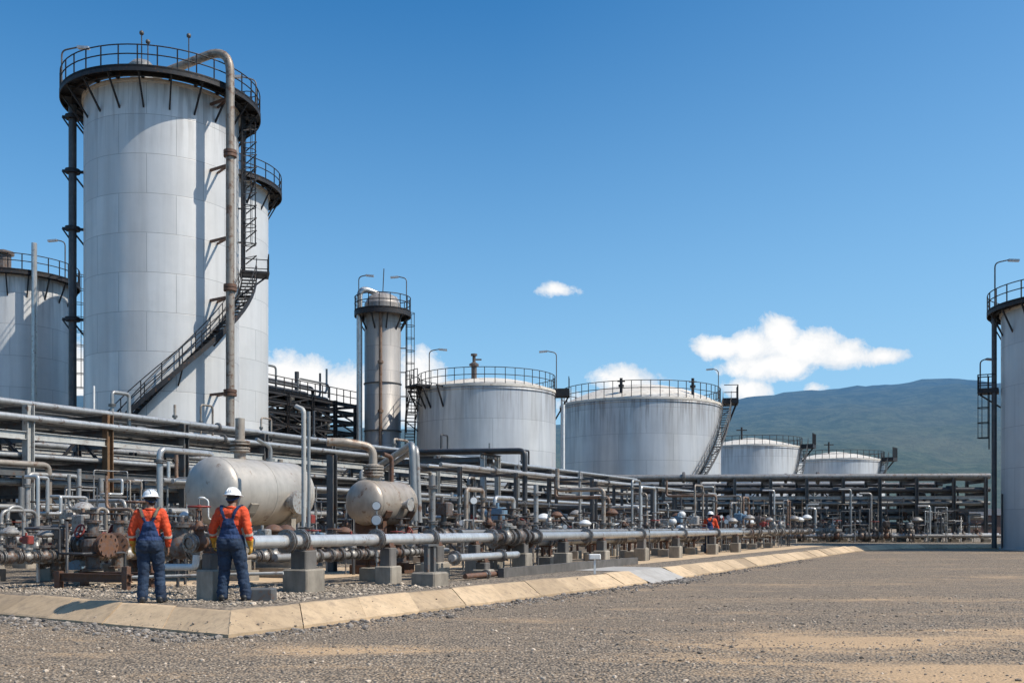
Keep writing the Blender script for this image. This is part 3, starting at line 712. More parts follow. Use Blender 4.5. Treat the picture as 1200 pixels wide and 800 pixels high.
# --- right tank F
YF=65; RF=4.7; ZF=15.35; TF=tank('storage_tank','tall silver tank cut by the right picture edge, casting a shadow on the yard',1269,YF,RF,ZF,tmF,.5,.85,ZF+.15,None,30,20,1.1,.035)
TF.location.z=ZY; ff=face_ang(1269,YF)
rp=MB(); a=ff-R(83); q=pol(RF+.4,a,0); rp.tube([q+Vector((0,0,.1)),q+Vector((0,0,ZF-.1))],.16,10); rp.build('riser_pipe',M['pipedark'],TF)
pm=MB(); a=ff-R(88); c=pol(RF+.75,a,10.4); Mz=Matrix.Rotation(a,3,'Z'); pm.box(c,(1.25,1.3,.3),Mz)
for h in(.5,1.05): pm.tube([c+Mz@Vector(v) for v in((-.5,-.6,h),(.6,-.6,h),(.6,.6,h),(-.5,.6,h))],.035,5)
for v in((.6,-.6),(.6,0),(.6,.6),(0,-.6),(0,.6)): pm.bar(c+Mz@Vector((*v,0)),c+Mz@Vector((*v,1.05)),.05)
pm.bar(c+Mz@Vector((.5,0,-.2)),pol(RF,a,9.3),.1)
pm.build('landing',M['steeldark'],TF); lamp(TF,c+Mz@Vector((.5,-.4,0)),2.1,Vector((.5,0,0)))
lm=MB(); a=ff-R(86); ladder(lm,pol(RF+.7,a,6.6),pol(RF+.7,a,10.3),(math.cos(a),math.sin(a),0),.55); lm.build('caged_ladder',M['steeldark'],TF)
lamp(TF,pol(RF+.75,ff-R(64),ZF+.15),2.8,Vector((.9,-.2,0)))
gv=MB(); a=ff-R(70); gv.bar(pol(RF+.12,a,.1),pol(RF+.12,a,3.6),.09); gv.build('level_gauge',M['pipedark'],TF)

# --- slim tower
YK=85; TK=thing('process_tower','slim brown-grey process tower with a top platform, left of the squat tank','tower',at(448.5,617,YK)-Vector((0,0,HC)))
k=MB(); k.lathe([(1.75,0),(1.75,.4),(1.5,.41),(1.5,19.6)],40); k.lathe([(1.5,19.6),(1.2,20.2),(.6,20.5),(.01,20.6)],40); k.build('shell',tmK,TK)
k=MB(); k.ring((0,0,18.9),1.52,.82,.12,40); k.ring((0,0,18.55),2.28,.06,.5,40); 
for i in range(10): b=2*PI*i/10; k.bar(pol(1.48,b,17.4),pol(2.25,b,18.75),.1)
k.build('walkway',M['steeldark'],TK)
k=MB(); rail(k,2.3,19.0,1.15,16,rr=.04); k.build('railing',M['steeldark'],TK)
k=MB(); fk=face_ang(448.5,YK)
a=fk+R(84); ladder(k,pol(1.95,a,9.0),pol(1.95,a,18.9),(math.cos(a),math.sin(a),0),.6); 
for z in (10,12,14,16,18): k.bar(pol(1.5,a,z),pol(1.95,a,z),.08)
k.build('caged_ladder',M['steeldark'],TK)
k=MB(); a=fk-R(72); k.tube(arcpath([pol(2.0,a,.1),pol(2.0,a,20.9),pol(.2,a,20.4),pol(.2,a,19.9)],.8,6),.24,12); k.build('riser_pipe',M['pipelight'],TK)
k=MB(); a=fk-R(6); k.tube([pol(1.72,a,.1),pol(1.72,a,18.6)],.14,8)
for z in (7,10.5,14.5): k.cyl(pol(1.72,a,z),pol(1.72,a,z+.2),.24,n=8); k.bar(pol(1.72,a,z),pol(1.45,a,z),.1)
k.build('drain_pipe',M['pipebrown'],TK)
for z in (6.2,9.1,13): k=MB(); k.torus((0,0,z),1.53,.06,32,5); k.build('stiffener_ring',M['steelgrey'],TK)
k=MB(); k.bar((0,0,20.4),(.1,0,22.6),.07); k.build('aerial',M['steelgrey'],TK)
lamp(TK,pol(2.2,fk+R(62),19),2.6,Vector((-.8,0,0)))
lamp(TK,pol(2.2,fk-R(62),19),2.6,Vector((.7,0,0)))

# --- dark process structure (open steel frame) behind the rack
S0=at(315,617,77); S0.z=0
PS=thing('steel_structure','dark open steel structure crowded with pipes, between tall tanks and slim tower','steel structure',S0,ANG)
# local x along d, y across
LV=[3.2,4.6,5.9,7.0,8.0,9.0,9.9,10.7,11.4]
posts=MB(); x0,x1,w0,w1=-4,11.5,0,5
for i in range(6):
    x=x0+(x1-x0)*i/5
    for y in (w0,w1):
        p_=MB(); p_.ibeam((x,y,0),(x,y,11.6),.26,.26,.03); p_.build('post',M['steeldark'],PS)
for z in LV:
    b=MB()
    for y in (w0,w1): b.ibeam((x0-.5,y,z),(x1+.5,y,z),.18,.3,.03)
    for i in range(6): x=x0+(x1-x0)*i/5; b.bar((x,w0+.14,z-.02),(x,w1-.14,z-.02),.14,.22)
    b.build('floor_beam',M['steeldark'],PS)
b=MB()
for i in range(5):
    xa=x0+(x1-x0)*i/5; xb=x0+(x1-x0)*(i+1)/5
    for za,zb in zip(LV,LV[1:]):
        if random.random()<.85: b.bar((xa,-.02,za),(xb,-.02,zb),.1) if random.random()<.5 else b.bar((xb,-.02,za),(xa,-.02,zb),.1)
b.build('brace',M['steeldark'],PS)
for i in range(34):
    x=random.uniform(x0,x1); y=random.choice([.1,1.5,3,4.9]); za=random.choice(LV[:-2]); b=MB(); b.bar((x,y,za),(x,y,min(11.4,za+random.choice([2.2,3.4,4.5]))),random.choice([.08,.12,.16])); b.build('hanger',M[random.choice(['steeldark','steeldark','pipedark','steelgrey'])],PS)
b=MB(); 
for y in (w0,w1):
    for h in(.55,1.1): b.tube([(x0,y,11.55+h),(x1,y,11.55+h)],.04,5)
    for i in range(17): x=x0+(x1-x0)*i/16; b.bar((x,y,11.5),(x,y,12.65),.06)
b.build('railing',M['steeldark'],PS)
for z in LV[2::6]:
    b=MB(); b.box((3.75,3.4,z+.17),(15.4,2.6,.05)); b.build('grating',M['steeldark'],PS)
for i in range(80):
    z=random.choice(LV)+.35+random.uniform(0,.9); y=random.uniform(.4,4.6); b=MB(); r=random.uniform(.08,.2)
    xa=random.uniform(x0,x0+5); xb=random.uniform(5,x1)
    if random.random()<.5: b.tube(arcpath([(xa,y,z),(xb,y,z),(xb,y,z+random.choice([-2,2,-1.5]))],.4,4),r,8)
    else: b.tube(arcpath([(xa,y,z-2),(xa,y,z),(xb,y,z)],.4,4),r,8)
    b.build('pipe',M[random.choice(['galv','steelgrey','pipedark','pipedark','pipedark'])],PS)
for i in range(24):
    b=MB(); x=random.uniform(x0+.6,x1-.6); y=random.uniform(.5,4); z=random.choice(LV[:-1])+.15; r=random.uniform(.25,.5); h=random.uniform(.8,1.4)
    b.cyl((x,y,z),(x,y,z+h),r,n=12); b.ball((x,y,z+h),(r,r,r*.5),12,6); b.build('vessel',M[random.choice(['galv','steelgrey','pipe'])],PS)
b=MB(); b.tube(arcpath([(-3.5,.3,11.7),(-3.5,.3,13.4),(1.2,.3,13.4),(1.2,.3,11.8)],.3,4),.09,6); b.build('vent_loop',M['galv'],PS); b=MB(); b.tube(arcpath([(4,.4,11.7),(4,.4,12.9),(8,.4,12.9),(8,.4,11.8)],.3,4),.08,6); b.build('vent_loop',M['galv'],PS)

# ------------------------------------------------------------------ racks
def rack(label,frame,ss,width,ztop,tiers,pale_first=None,post_mat='steelgrey',front_mats=None,brace_bays=()):
    root=thing('pipe_rack',label,'pipe rack',frame(0,0,0) if False else (0,0,0))
    base=frame(ss[0],0,0); root.location=base; root.rotation_euler.z=frame.ang
    s0=ss[0]
    pm=MB(); pm.ibeam((0,0,.32),(0,0,ztop),.24,.24,.028,(1,0,0)); pm.box((0,0,.31),(.4,.4,.03))
    me={}
    for i,s in enumerate(ss):
        for y,fr_ in ((0,True),(width,False)):
            mk=(front_mats or {}).get(i,post_mat) if fr_ else 'steelgrey'
            if mk not in me: me[mk]=pm.mesh('post',M[mk])
            o=bpy.data.objects.new('post',me[mk]); COL.objects.link(o); o.parent=root; o.location=(s-s0,y,0)
            if mk=='steelbrown': o['label']='rusty brown post'
    fm=MB(); fm.bevbox((0,0,.145),(.62,.62,.29),.03); fme=fm.mesh('footing',M['conc'])
    for s in ss:
        for y in (0,width):
            o=bpy.data.objects.new('footing',fme); COL.objects.link(o); o.parent=root; o.location=(s-s0,y,0)
    for z in tiers:
        cm=MB(); cm.ibeam((0,.13,z-.14),(0,width-.13,z-.14),.16,.26,.022); cme=cm.mesh('crossbeam',M['steelgrey'])
        for s in ss:
            o=bpy.data.objects.new('crossbeam',cme); COL.objects.link(o); o.parent=root; o.location=(s-s0,0,0)
    for z in (tiers[1],tiers[2]):
        for y in (-.02,width+.02):
            b=MB()
            for a,c in zip(ss,ss[1:]): b.ibeam((a-s0+.13,y,z-.42),(c-s0-.13,y,z-.42),.14,.24,.02)
            b.build('side_beam',M['steelgrey' if z!=tiers[1] else 'steelpale'],root)
    for i in brace_bays:
        b=MB(); a,c=ss[i]-s0,ss[i+1]-s0
        b.bar((a+.15,width-.1,tiers[-1]+.1),(c-.15,width-.1,tiers[0]-.4),.09); b.bar((c-.15,width-.02,tiers[-1]+.1),(a+.15,width-.02,tiers[0]-.4),.09); b.build('brace',M['steeldark'],root)
        b=MB(); b.bar((a+.1,.15,tiers[1]-1.3),(a+.1,1.2,tiers[1]-.35),.08); b.build('brace',M['steeldark'],root)
    return root
def F1(s,n,z=0): return L(s,n,z)
F1.ang=ANG
SS=[-9,-4.5,0,2.9,6.2,10.4,14.7,19,23.4,28,32.5,37,42,47,52.5]
rack('long steel pipe rack running from the left edge to the middle, one post rusty',F1,SS,5.2,4.72,[4.7,4.25,3.2,2.4,1.7,1.0],None,'steelgrey',{2:'steelpale',3:'steelbrown',8:'steelpale',10:'steelpale',12:'steelpale'},(0,1,2,3,5,7,9,11,13))
def pipe_line(label,pts,r,mat,name='pipe',bend=.35,flanges=(),n=12,group=None,clamps=None,cat='pipe'):
    """one pipe: a swept tube with flange pairs as parts; origin at its first point"""
    pts=[Vector(p) for p in pts]; o0=pts[0].copy(); pp=arcpath([p-o0 for p in pts],bend,6)
    mb=MB(); mb.tube(pp,r,n); o=mb.build(name,M[mat],None,o0); tag(o,label,cat,group)
    # flanges by distance along the raw polyline
    for d in flanges:
        acc=0
        for a,b in zip(pts,pts[1:]):
            l=(b-a).length
            if acc+l>=d:
                t=(b-a)/l; c=a+t*(d-acc)-o0; fl=MB(); add_flange(fl,c,t,r); fl.build('flange',M['flange'],o); break
            acc+=l
    return o
def add_flange(fl,c,t,r,k=1.9,th=None):
    th=th or max(.025,r*.26); R_=r*k
    fl.cyl(c-t*(th+.012),c-t*.012,R_,n=18); fl.cyl(c+t*.012,c+t*(th+.012),R_,n=18); fl.cyl(c-t*.013,c+t*.013,r*1.45,n=12,caps=False)
    fl.cyl(c-t*(th*2.2),c-t*(th+.01),r*1.08,R_*.72,n=14,caps=False); fl.cyl(c+t*(th+.01),c+t*(th*2.2),R_*.72,r*1.08,n=14,caps=False)
    u=Vector((0,0,1)) if abs(t.z)<.9 else Vector((1,0,0)); x=u.cross(t).normalized(); y=t.cross(x)
    for i in range(10):
        e=(x*math.cos(2*PI*i/10)+y*math.sin(2*PI*i/10))*R_*.82; fl.cyl(c+e-t*(th*1.7),c+e+t*(th*1.7),max(.012,R_*.075),n=6)
# pipes on the long rack
tn={4.7:'top',4.25:'second',3.2:'third',2.4:'fourth',1.7:'fifth',1.0:'lowest'}
cfg={4.7:[(.12,.085,'pipelight'),(.5,.07,'pipe'),(1.0,.10,'galv'),(1.7,.12,'pipelight')],
     4.25:[(-.14,.09,'pipelight'),(.32,.10,'pipe'),(.8,.09,'galv'),(1.5,.12,'pipelight'),(2.6,.14,'pipe')],
     3.2:[(.28,.08,'pipelight'),(.8,.11,'pipedark'),(1.7,.10,'pipe'),(2.8,.14,'pipelight'),(4.4,.12,'pipe')],
     2.4:[(.3,.09,'pipe'),(.9,.07,'pipelight'),(1.6,.12,'pipedark'),(2.6,.09,'pipelight'),(4.0,.15,'pipe')],
     1.7:[(.32,.075,'pipelight'),(1.0,.11,'pipedark'),(2.0,.09,'pipelight'),(3.4,.13,'galv')],
     1.0:[(.35,.09,'pipe'),(1.2,.12,'pipelight'),(2.5,.11,'pipedark')]}
dsc={'pipelight':'bright silver','pipe':'grey painted','galv':'dull galvanised','pipedark':'black'}
for z,row in cfg.items():
    for i,(n_,r,m) in enumerate(row):
        a,b=-12,53.5+n_*.2
        pipe_line(f'{dsc[m]} pipe on the {tn[z]} tier of the long rack, {ORD[i]} from front',[L(a,n_,z+r),L(b,n_,z+r)],r,m,n=12,flanges=(7.5+i*1.7,29+i*2.3) if z<4 else (20+3*i,),group='pipes on the long rack')
# rear rack, going right to the right-hand tank
BA=Vector((9.3,82,0)); BB=Vector((37.0,79.5,0)); bd=(BB-BA).normalized(); bl=(BB-BA).length
def F2(s,n,z=0): return Vector((BA.x+bd.x*s-bd.y*n,BA.y+bd.y*s+bd.x*n,z))
F2.ang=math.atan2(bd.y,bd.x)
SS2=[0,2.8,5.6,8.4,11.2,14,16.8,19.6,22.4,25.2,bl-.2]
rack('rear steel pipe rack running across to the right-hand tank',F2,SS2,4.2,5.0,[4.9,3.9,2.9],None,'steelgrey',None,(0,2,5,8))
tn2={4.9:'top',3.9:'middle',2.9:'lowest'}
cfg2={4.9:[(.3,.24,'pipe'),(1.0,.18,'galv'),(1.7,.14,'pipedark'),(2.4,.22,'pipe'),(3.3,.28,'pipelight')],3.9:[(.3,.2,'pipedark'),(1.1,.16,'pipe'),(2,.2,'galv'),(3.1,.24,'pipe')],2.9:[(.3,.15,'galv'),(1.1,.2,'pipedark'),(2.0,.22,'pipelight'),(3.2,.16,'pipe')]}
for z,row in cfg2.items():
    for i,(n_,r,m) in enumerate(row):
        pipe_line(f'{dsc[m]} pipe on the {tn2[z]} tier of the rear rack, {ORD[i]} from front',[F2(-1.5-n_*.3,n_,z+r),F2(bl+.2,n_,z+r)],r,m,n=10,flanges=(6+3*i,),group='pipes on the rear rack')

def F4(s,n,z=0): return F2(s,n+6.5,z)
F4.ang=F2.ang
rack('dark pipe rack standing behind the rear rack',F4,[0.5,3.2,6,8.8,11.6,14.4,17.2,20,22.8,25.6],3.2,4.7,[4.6,3.5,2.4,1.3],None,'steeldark',None,(0,3,6))
for z,row in {4.6:[(.3,.14,'pipedark'),(1.6,.2,'pipe')],3.5:[(.3,.12,'pipe'),(1.5,.16,'pipedark')],2.4:[(.3,.14,'pipedark'),(1.4,.1,'pipe')],1.3:[(.3,.16,'galv'),(1.6,.12,'pipedark')]}.items():
    for i,(n_,r,m) in enumerate(row):
        pipe_line(f'{dsc[m]} pipe at {z:.0f} metres height on the dark back rack, {ORD[i]} from front',[F4(-1,n_,z+r),F4(26.5,n_,z+r)],r,m,n=10,group='pipes on the dark back rack')
# second, darker racks standing behind the first two
def F3(s,n,z=0): return L(s,n+8.5,z)
F3.ang=ANG
rack('darker pipe rack standing behind the long rack',F3,[-6,0,6,12,18,24,30,36,42],3.6,4.4,[4.3,3.3,2.3,1.3],None,'steeldark',None,(0,2,4,6))
tn3={4.3:'top',3.3:'second',2.3:'third',1.3:'lowest'}
for z,row in {4.3:[(.3,.12,'pipe'),(1.1,.16,'pipedark')],3.3:[(.3,.14,'galv'),(1.4,.10,'pipelight')],2.3:[(.3,.10,'pipelight'),(1.2,.15,'pipedark')],1.3:[(.3,.12,'galv'),(1.6,.14,'pipe')]}.items():
    for i,(n_,r,m) in enumerate(row):
        pipe_line(f'{dsc[m]} pipe on the {tn3[z]} tier of the darker rear rack, {ORD[i]} from front',[F3(-9,n_,z+r),F3(43,n_,z+r)],r,m,n=10,group='pipes on the darker rack')
# little vent loops and stubs standing above the long rack
up=random.Random(5)
for i,s in enumerate([-5,-1.5,3.4,6.8,8.6,11.5,15.2,20.5,24.6,29.5,34.5]):
    n_=up.uniform(.2,1.6); h=up.uniform(5.2,5.9); e=up.uniform(.5,1.3)
    pipe_line(f'thin vent loop above the top tier of the long rack, {ORD[i]} from the left',[L(s,n_,4.4),L(s,n_,h),L(s+e,n_,h),L(s+e,n_,4.5)] if i%3 else [L(s,n_,4.4),L(s,n_,h+.3)],up.choice([.04,.05,.065]),up.choice(['galv','pipetan','pipedark','pipelight']),'vent_loop',bend=.12,n=8,flanges=(.7,),group='vent loops above the long rack')
# low pipes under and in front of the rear rack
for i,(n_,z,r,m) in enumerate([(-1.2,.55,.17,'pipelight'),(-2.4,.5,.14,'pipe'),(1.2,1.9,.16,'pipe'),(2.6,1.2,.2,'galv'),(3.4,2.2,.14,'pipedark'),(.6,.6,.14,'galv'),(.2,1.4,.13,'pipedark')]):
    pipe_line(f'{dsc[m]} pipe low under the rear rack, {ORD[i]} of seven there',[F2(0,n_,z),F2(bl+.3,n_,z)],r,m,n=10,flanges=(4+2*i,15+i),group='low pipes under the rear rack')

# ------------------------------------------------------------------ valves
def valve(label,loc,rz,sc=1,body='casting',wheel='wheeldark',kind='gate',group=None,name=None):
    """inline flanged valve, local x along the pipe, origin on the pipe axis"""
    root=thing(name or {'gate':'gate_valve','dome':'diaphragm_valve','lever':'lever_valve','motor':'control_valve'}[kind],label,'valve',loc,rz,group); root.scale=(sc,)*3
    b=MB(); b.lathe([(.12,-.22),(.13,-.14),(.19,-.07),(.2,0),(.19,.07),(.13,.14),(.12,.22)],16,RX90); b.cyl((0,0,.1),(0,0,.30),.13,.11,14); b.build('body',M[body],root)
    for s in(-1,1):
        f=MB(); add_flange(f,Vector((s*.26,0,0)),Vector((1,0,0)),.12,1.85,.035); f.build('flange',M['flange'],root)
    n=MB(); n.cyl((0,0,.30),(0,0,.335),.2,n=16); n.cyl((0,0,.345),(0,0,.38),.2,n=16)
    for i in range(8): a=2*PI*i/8; n.cyl((.165*math.cos(a),.165*math.sin(a),.28),(.165*math.cos(a),.165*math.sin(a),.40),.016,n=6)
    if kind=='gate':
        n.cyl((0,0,.38),(0,0,.50),.11,.06,12); n.bar((.08,0,.48),(.05,0,.74),.035); n.bar((-.08,0,.48),(-.05,0,.74),.035); n.cyl((0,0,.73),(0,0,.78),.075,n=10)
        n.build('bonnet',M[body],root)
        s=MB(); s.cyl((0,0,.46),(0,0,1.0),.018,n=8); s.build('stem',M['galv'],root)
        h=MB(); h.torus((0,0,.82),.24,.022,24,7)
        for i in range(5): a=2*PI*i/5; h.bar((.03*math.cos(a),.03*math.sin(a),.82),(.23*math.cos(a),.23*math.sin(a),.82),.026)
        h.cyl((0,0,.79),(0,0,.86),.045,n=10); h.build('handwheel',M[wheel],root)
    elif kind=='dome':
        n.cyl((0,0,.38),(0,0,.62),.06,n=10); n.bar((.10,0,.36),(.10,0,.66),.03); n.bar((-.10,0,.36),(-.10,0,.66),.03); n.build('bonnet',M[body],root)
        h=MB(); h.lathe([(.06,.64),(.25,.68),(.27,.74)],20); h.lathe([(.29,.74),(.29,.78)],20); h.lathe([(.27,.74),(.29,.741)],20); h.lathe([(.29,.779),(.25,.82),(.17,.90),(.06,.94),(.005,.945)],20); h.build('actuator',M[wheel],root)
    elif kind=='lever':
        n.cyl((0,0,.38),(0,0,.46),.05,n=10); n.build('bonnet',M[body],root)
        h=MB(); h.bar((-.05,0,.47),(.5,0,.50),.05,.018); h.build('lever',M[wheel],root)
    else:
        n.cyl((0,0,.38),(0,0,.56),.08,n=10); n.build('bonnet',M[body],root)
        h=MB(); h.bevbox((0,0,.74),(.32,.42,.36),.04); h.cyl((0,-.2,.74),(0,-.42,.74),.13,n=14); h.cyl((.1,0,.9),(.1,0,1.05),.05,n=10); h.build('actuator',M[wheel],root)
    return root
def gauge(label,loc,h,rz=0,rad=.09,group=None):
    root=thing('pressure_gauge',label,'gauge',loc,rz,group)
    p=MB(); p.cyl((0,0,0),(0,0,h),.018,n=8); p.cyl((0,0,h*.35),(0,0,h*.35+.08),.04,n=8); p.build('stem',M['galv'],root)
    c=MB(); c.cyl((0,.03,h+rad*.9),(0,-.035,h+rad*.9),rad,n=22); c.build('case',M['casting'],root)
    f=MB(); f.cyl((0,-.0355,h+rad*.9),(0,-.042,h+rad*.9),rad*.86,n=22); f.build('dial',M['gaugeface'],root)
    return root
def plinth(label,loc,rz=ANG,w=.75,h=.45,top=.78,w2=None,mat='conc',group='concrete plinths under the pipes'):
    root=thing('concrete_plinth',label,'pipe support',loc,rz,group)
    b=MB(); b.bevbox((0,0,h/2),(w,w,h),.025); b.build('block',M[mat],root)
    w2=w2 or w*.62
    b=MB(); b.bevbox((0,0,(h+top-.05)/2),(w2,w2,top-.05-h-.004),.02); b.build('pedestal',M['concdark' if mat=='conc' else 'conc'],root)
    b=MB(); b.box((0,0,top-.035),(w2*.8,w2*.9,.03)); b.box((0,-w2*.3,top+.01),(w2*.7,.025,.06)); b.box((0,w2*.3,top+.01),(w2*.7,.025,.06)); b.build('saddle_plate',M['castrust'],root)
    return root

# main silver pipeline in the foreground
NM=-14.0; ZM=.93; RM=.115
sA=s_of(293,NM); sB=s_of(578,NM)
def dm(px): return s_of(px,NM)-sA
pipe_line('long silver pipe on plinths behind the workers, with bolted flange pairs',[L(sA,NM,ZM),L(sB,NM,ZM)],RM,'pipelight','pipeline',flanges=[dm(x) for x in (336,352,441,505,575)],n=20)
sC=s_of(622,NM); sD=s_of(868,NM)
pipe_line('far stretch of the silver pipe beyond the big valve cluster',[L(sC,NM,ZM),L(sD,NM,ZM)],RM,'pipelight','pipeline',flanges=[.3,4,9,14,19],n=16)
pipe_line('slim parallel pipe just behind the far silver pipe',[L(sC-3,NM+.5,ZM+.12),L(sD+4,NM+.5,ZM+.12)],.07,'pipe','pipeline',flanges=[3,8,12,17],n=12)
pipe_line('short low silver pipe in front of the valve cluster',[L(s_of(529,NM-.55),NM-.55,.50),L(s_of(606,NM-.55),NM-.55,.50)],.085,'pipelight','pipeline',flanges=[.15,2.4,3.6],n=16)
PL=[(247,'short weathered plinth behind the right worker'),(356,'large plinth under the paired flanges'),(455,'plinth left of the steel T support'),(510,'plinth midway along the silver pipe'),(556,'plinth before the valve cluster'),(612,'plinth under the valve cluster'),(660,'first plinth beyond the valve cluster'),(705,'second plinth beyond the valve cluster'),(752,'third plinth beyond the valve cluster'),(792,'fourth plinth beyond the valve cluster'),(835,'fifth plinth beyond the valve cluster'),(862,'last plinth of the silver pipe')]
for i,(px,lab) in enumerate(PL):
    s=s_of(px,NM); plinth(lab,L(s,NM,0),ANG,[.34,.56,.42,.5,.36,.42][i] if i<6 else .42,[.5,.42,.38,.40,.45,.5][i] if i<6 else .45,ZM-RM)
plinth('low stub plinth in front of the valve cluster',L(s_of(566,NM-.55),NM-.55,0),ANG,.42,.2,.50-.085)

# front clutter: valve assemblies at the left end of the silver pipe
sE=s_of(243,NM)
LV_=[(s_of(262,NM),'casting','wheeldark','gate',.8,'dark gate valve at the left end of the silver pipe, between the two workers')]
valve('dark gate valve between the two workers at the end of the silver pipe',L(s_of(236,NM+.2),NM+.25,ZM),ANG,.72,'castrust','wheelred','gate')
valve('grey flanged lever valve beside the left worker\'s right hip',at(212,640,18.3),R(160),1.15,'casting','castpale','lever')
pipe_line('short flanged pipe stub between the workers',[at(190,642,18.6),at(262,634.5,17.6)],.11,'casting','pipeline',flanges=[.25,.5,.95])
pipe_line('white L-shaped drain pipe between the workers',[at(188,664,18.2),at(229,664,17.9),at(230,650,17.9)],.06,'whitepaint',bend=.08)
pipe_line('thin pale guard rail pipe low behind the workers',[at(155,676,17.4),at(332,671,17.2)],.028,'steelpale',n=8)
# left steel skid with big blind-flanged valve
SK=thing('steel_skid','low rusty steel skid frame on the gravel left of the workers','skid',ground(108,690),R(-18))
for x in(-.78,.78):
    for y in(0,.7): b=MB(); b.bar((x,y,0),(x,y,.34 if x<0 else .44),.12); b.build('leg',M['castrust'],SK)
for y in(0,.7): b=MB(); b.ibeam((-.9,y,.22),(.9,y,.22),.1,.16,.02); b.build('beam',M['castrust'],SK)
b=MB(); 
for x in(-.4,0,.4): b.bar((x,.06,.22),(x,.64,.22),.08)
b.build('cross_member',M['castrust'],SK)
VB=ground(112,690); 
def big_valve(label,loc,rz):
    root=thing('wellhead_valve',label,'valve',loc,rz)
    b=MB(); b.lathe([(.2,0),(.2,.05),(.14,.06),(.13,.3),(.2,.31),(.2,.38),(.24,.5),(.22,.62),(.14,.68),(.2,.69),(.2,.75),(.12,.76),(.1,.95),(.17,.96),(.17,1.01),(.06,1.02),(.05,1.15)],18,None,False); b.build('body',M['casting'],root)
    b=MB(); b.cyl((.1,0,.52),(.36,0,.52),.14,n=16); b.cyl((.36,0,.52),(.41,0,.52),.24,n=20); b.cyl((.425,0,.52),(.48,0,.52),.24,n=20)
    for i in range(10): a=2*PI*i/10; b.cyl((.33,.2*math.cos(a),.52+.2*math.sin(a)),(.51,.2*math.cos(a),.52+.2*math.sin(a)),.018,n=6)
    b.build('blind_flange',M['castrust'],root)
    b=MB(); b.cyl((-.1,0,.52),(-.34,0,.52),.12,n=14); add_flange(b,Vector((-.36,0,.52)),Vector((1,0,0)),.12,1.8,.04); b.build('flange',M['flange'],root)
    b=MB(); Mx=Matrix.Rotation(R(70),3,'X'); c=Vector((-.16,-.18,.80)); b.torus(c,.13,.02,20,6,Mx)
    for i in range(4): a=PI/2*i; b.bar(c,c+Mx@Vector((.125*math.cos(a),.125*math.sin(a),0)),.022)
    b.cyl((-.1,0,.78),tuple(c),.02,n=8); b.build('handwheel',M['wheelred'],root)
    b=MB(); b.torus((0,0,1.15),.22,.02,22,6)
    for i in range(5): a=2*PI*i/5; b.bar((0,0,1.15),(.21*math.cos(a),.21*math.sin(a),1.15),.024)
    h=b.build('handwheel',M['wheeldark'],root)
    return root
big_valve('tall dark valve stack with a red handwheel standing on the steel skid',ground(100,688)+Vector((0,.35,.31)),R(-30))
big_valve('second tall rusty valve stack with a blind flange, beside the left worker',ground(130,684)+Vector((0,.4,.31)),R(-75))
for (px,py,dz,rz,sc,lab) in ((62,682,0,20,.9,'dark valve stack at the far left behind the steel skid'),(152,676,0,-50,.85,'dark valve stack hidden behind the left worker'),(203,672,.1,-40,1.0,'rusty valve stack between the workers, its round blind flange facing the yard'),(226,668,.1,150,.95,'dark valve stack just left of the right worker')):
    wv=big_valve(lab,ground(px,py)+Vector((0,.3,dz)),R(rz)); wv.scale=(sc,)*3
for (px,n_,sc,rz,lab) in ((586,-13.5,1.05,0,'tall valve stack on the near side of the big cluster'),(600,-13.2,1.2,100,'tallest valve stack of the big cluster'),(618,-13.5,1.0,200,'tall valve stack on the far side of the big cluster'),(470,-12.0,.95,60,'valve stack right of the small drum')):
    wv=big_valve(lab,L(s_of(px,n_),n_,.3),ANG+R(rz)); wv.scale=(sc,)*3
PUMP=thing('pump','small faded blue pump on the steel skid','pump',ground(86,686)+Vector((0,.2,.31)),R(-18))
b=MB(); b.cyl((-.2,0,.32),(.16,0,.32),.13,n=18); b.cyl((-.27,0,.32),(-.2,0,.32),.10,n=16); b.box((-.02,0,.11),(.34,.2,.2)); b.build('motor',M['bluepaint'],PUMP)
b=MB(); b.cyl((.16,0,.32),(.3,0,.32),.08,n=12); b.lathe([(.15,-.05),(.2,0),(.15,.05)],16,RX90,True,(.34,0,.32)); b.cyl((.34,0,.4),(.34,0,.62),.06,n=10); b.cyl((.34,0,.6),(.34,0,.64),.11,n=12); b.build('casing',M['castpale'],PUMP)
b=MB(); b.bevbox((-.05,0,.49),(.16,.14,.09),.02); b.build('terminal_box',M['whitepaint'],PUMP)
gauge('large round grey gauge on a stem left of the left worker\'s helmet',ground(122,672),.0+1.55,R(-8),.17)
# low drip tray and stub post beside the right worker
b=MB(); b.bevbox((0,0,.10),(.44,.34,.2),.02); tag(b.build('drip_tray',M['steelgrey'],None,ground(306,703)),'small dark green box on gravel right of the right worker','box')

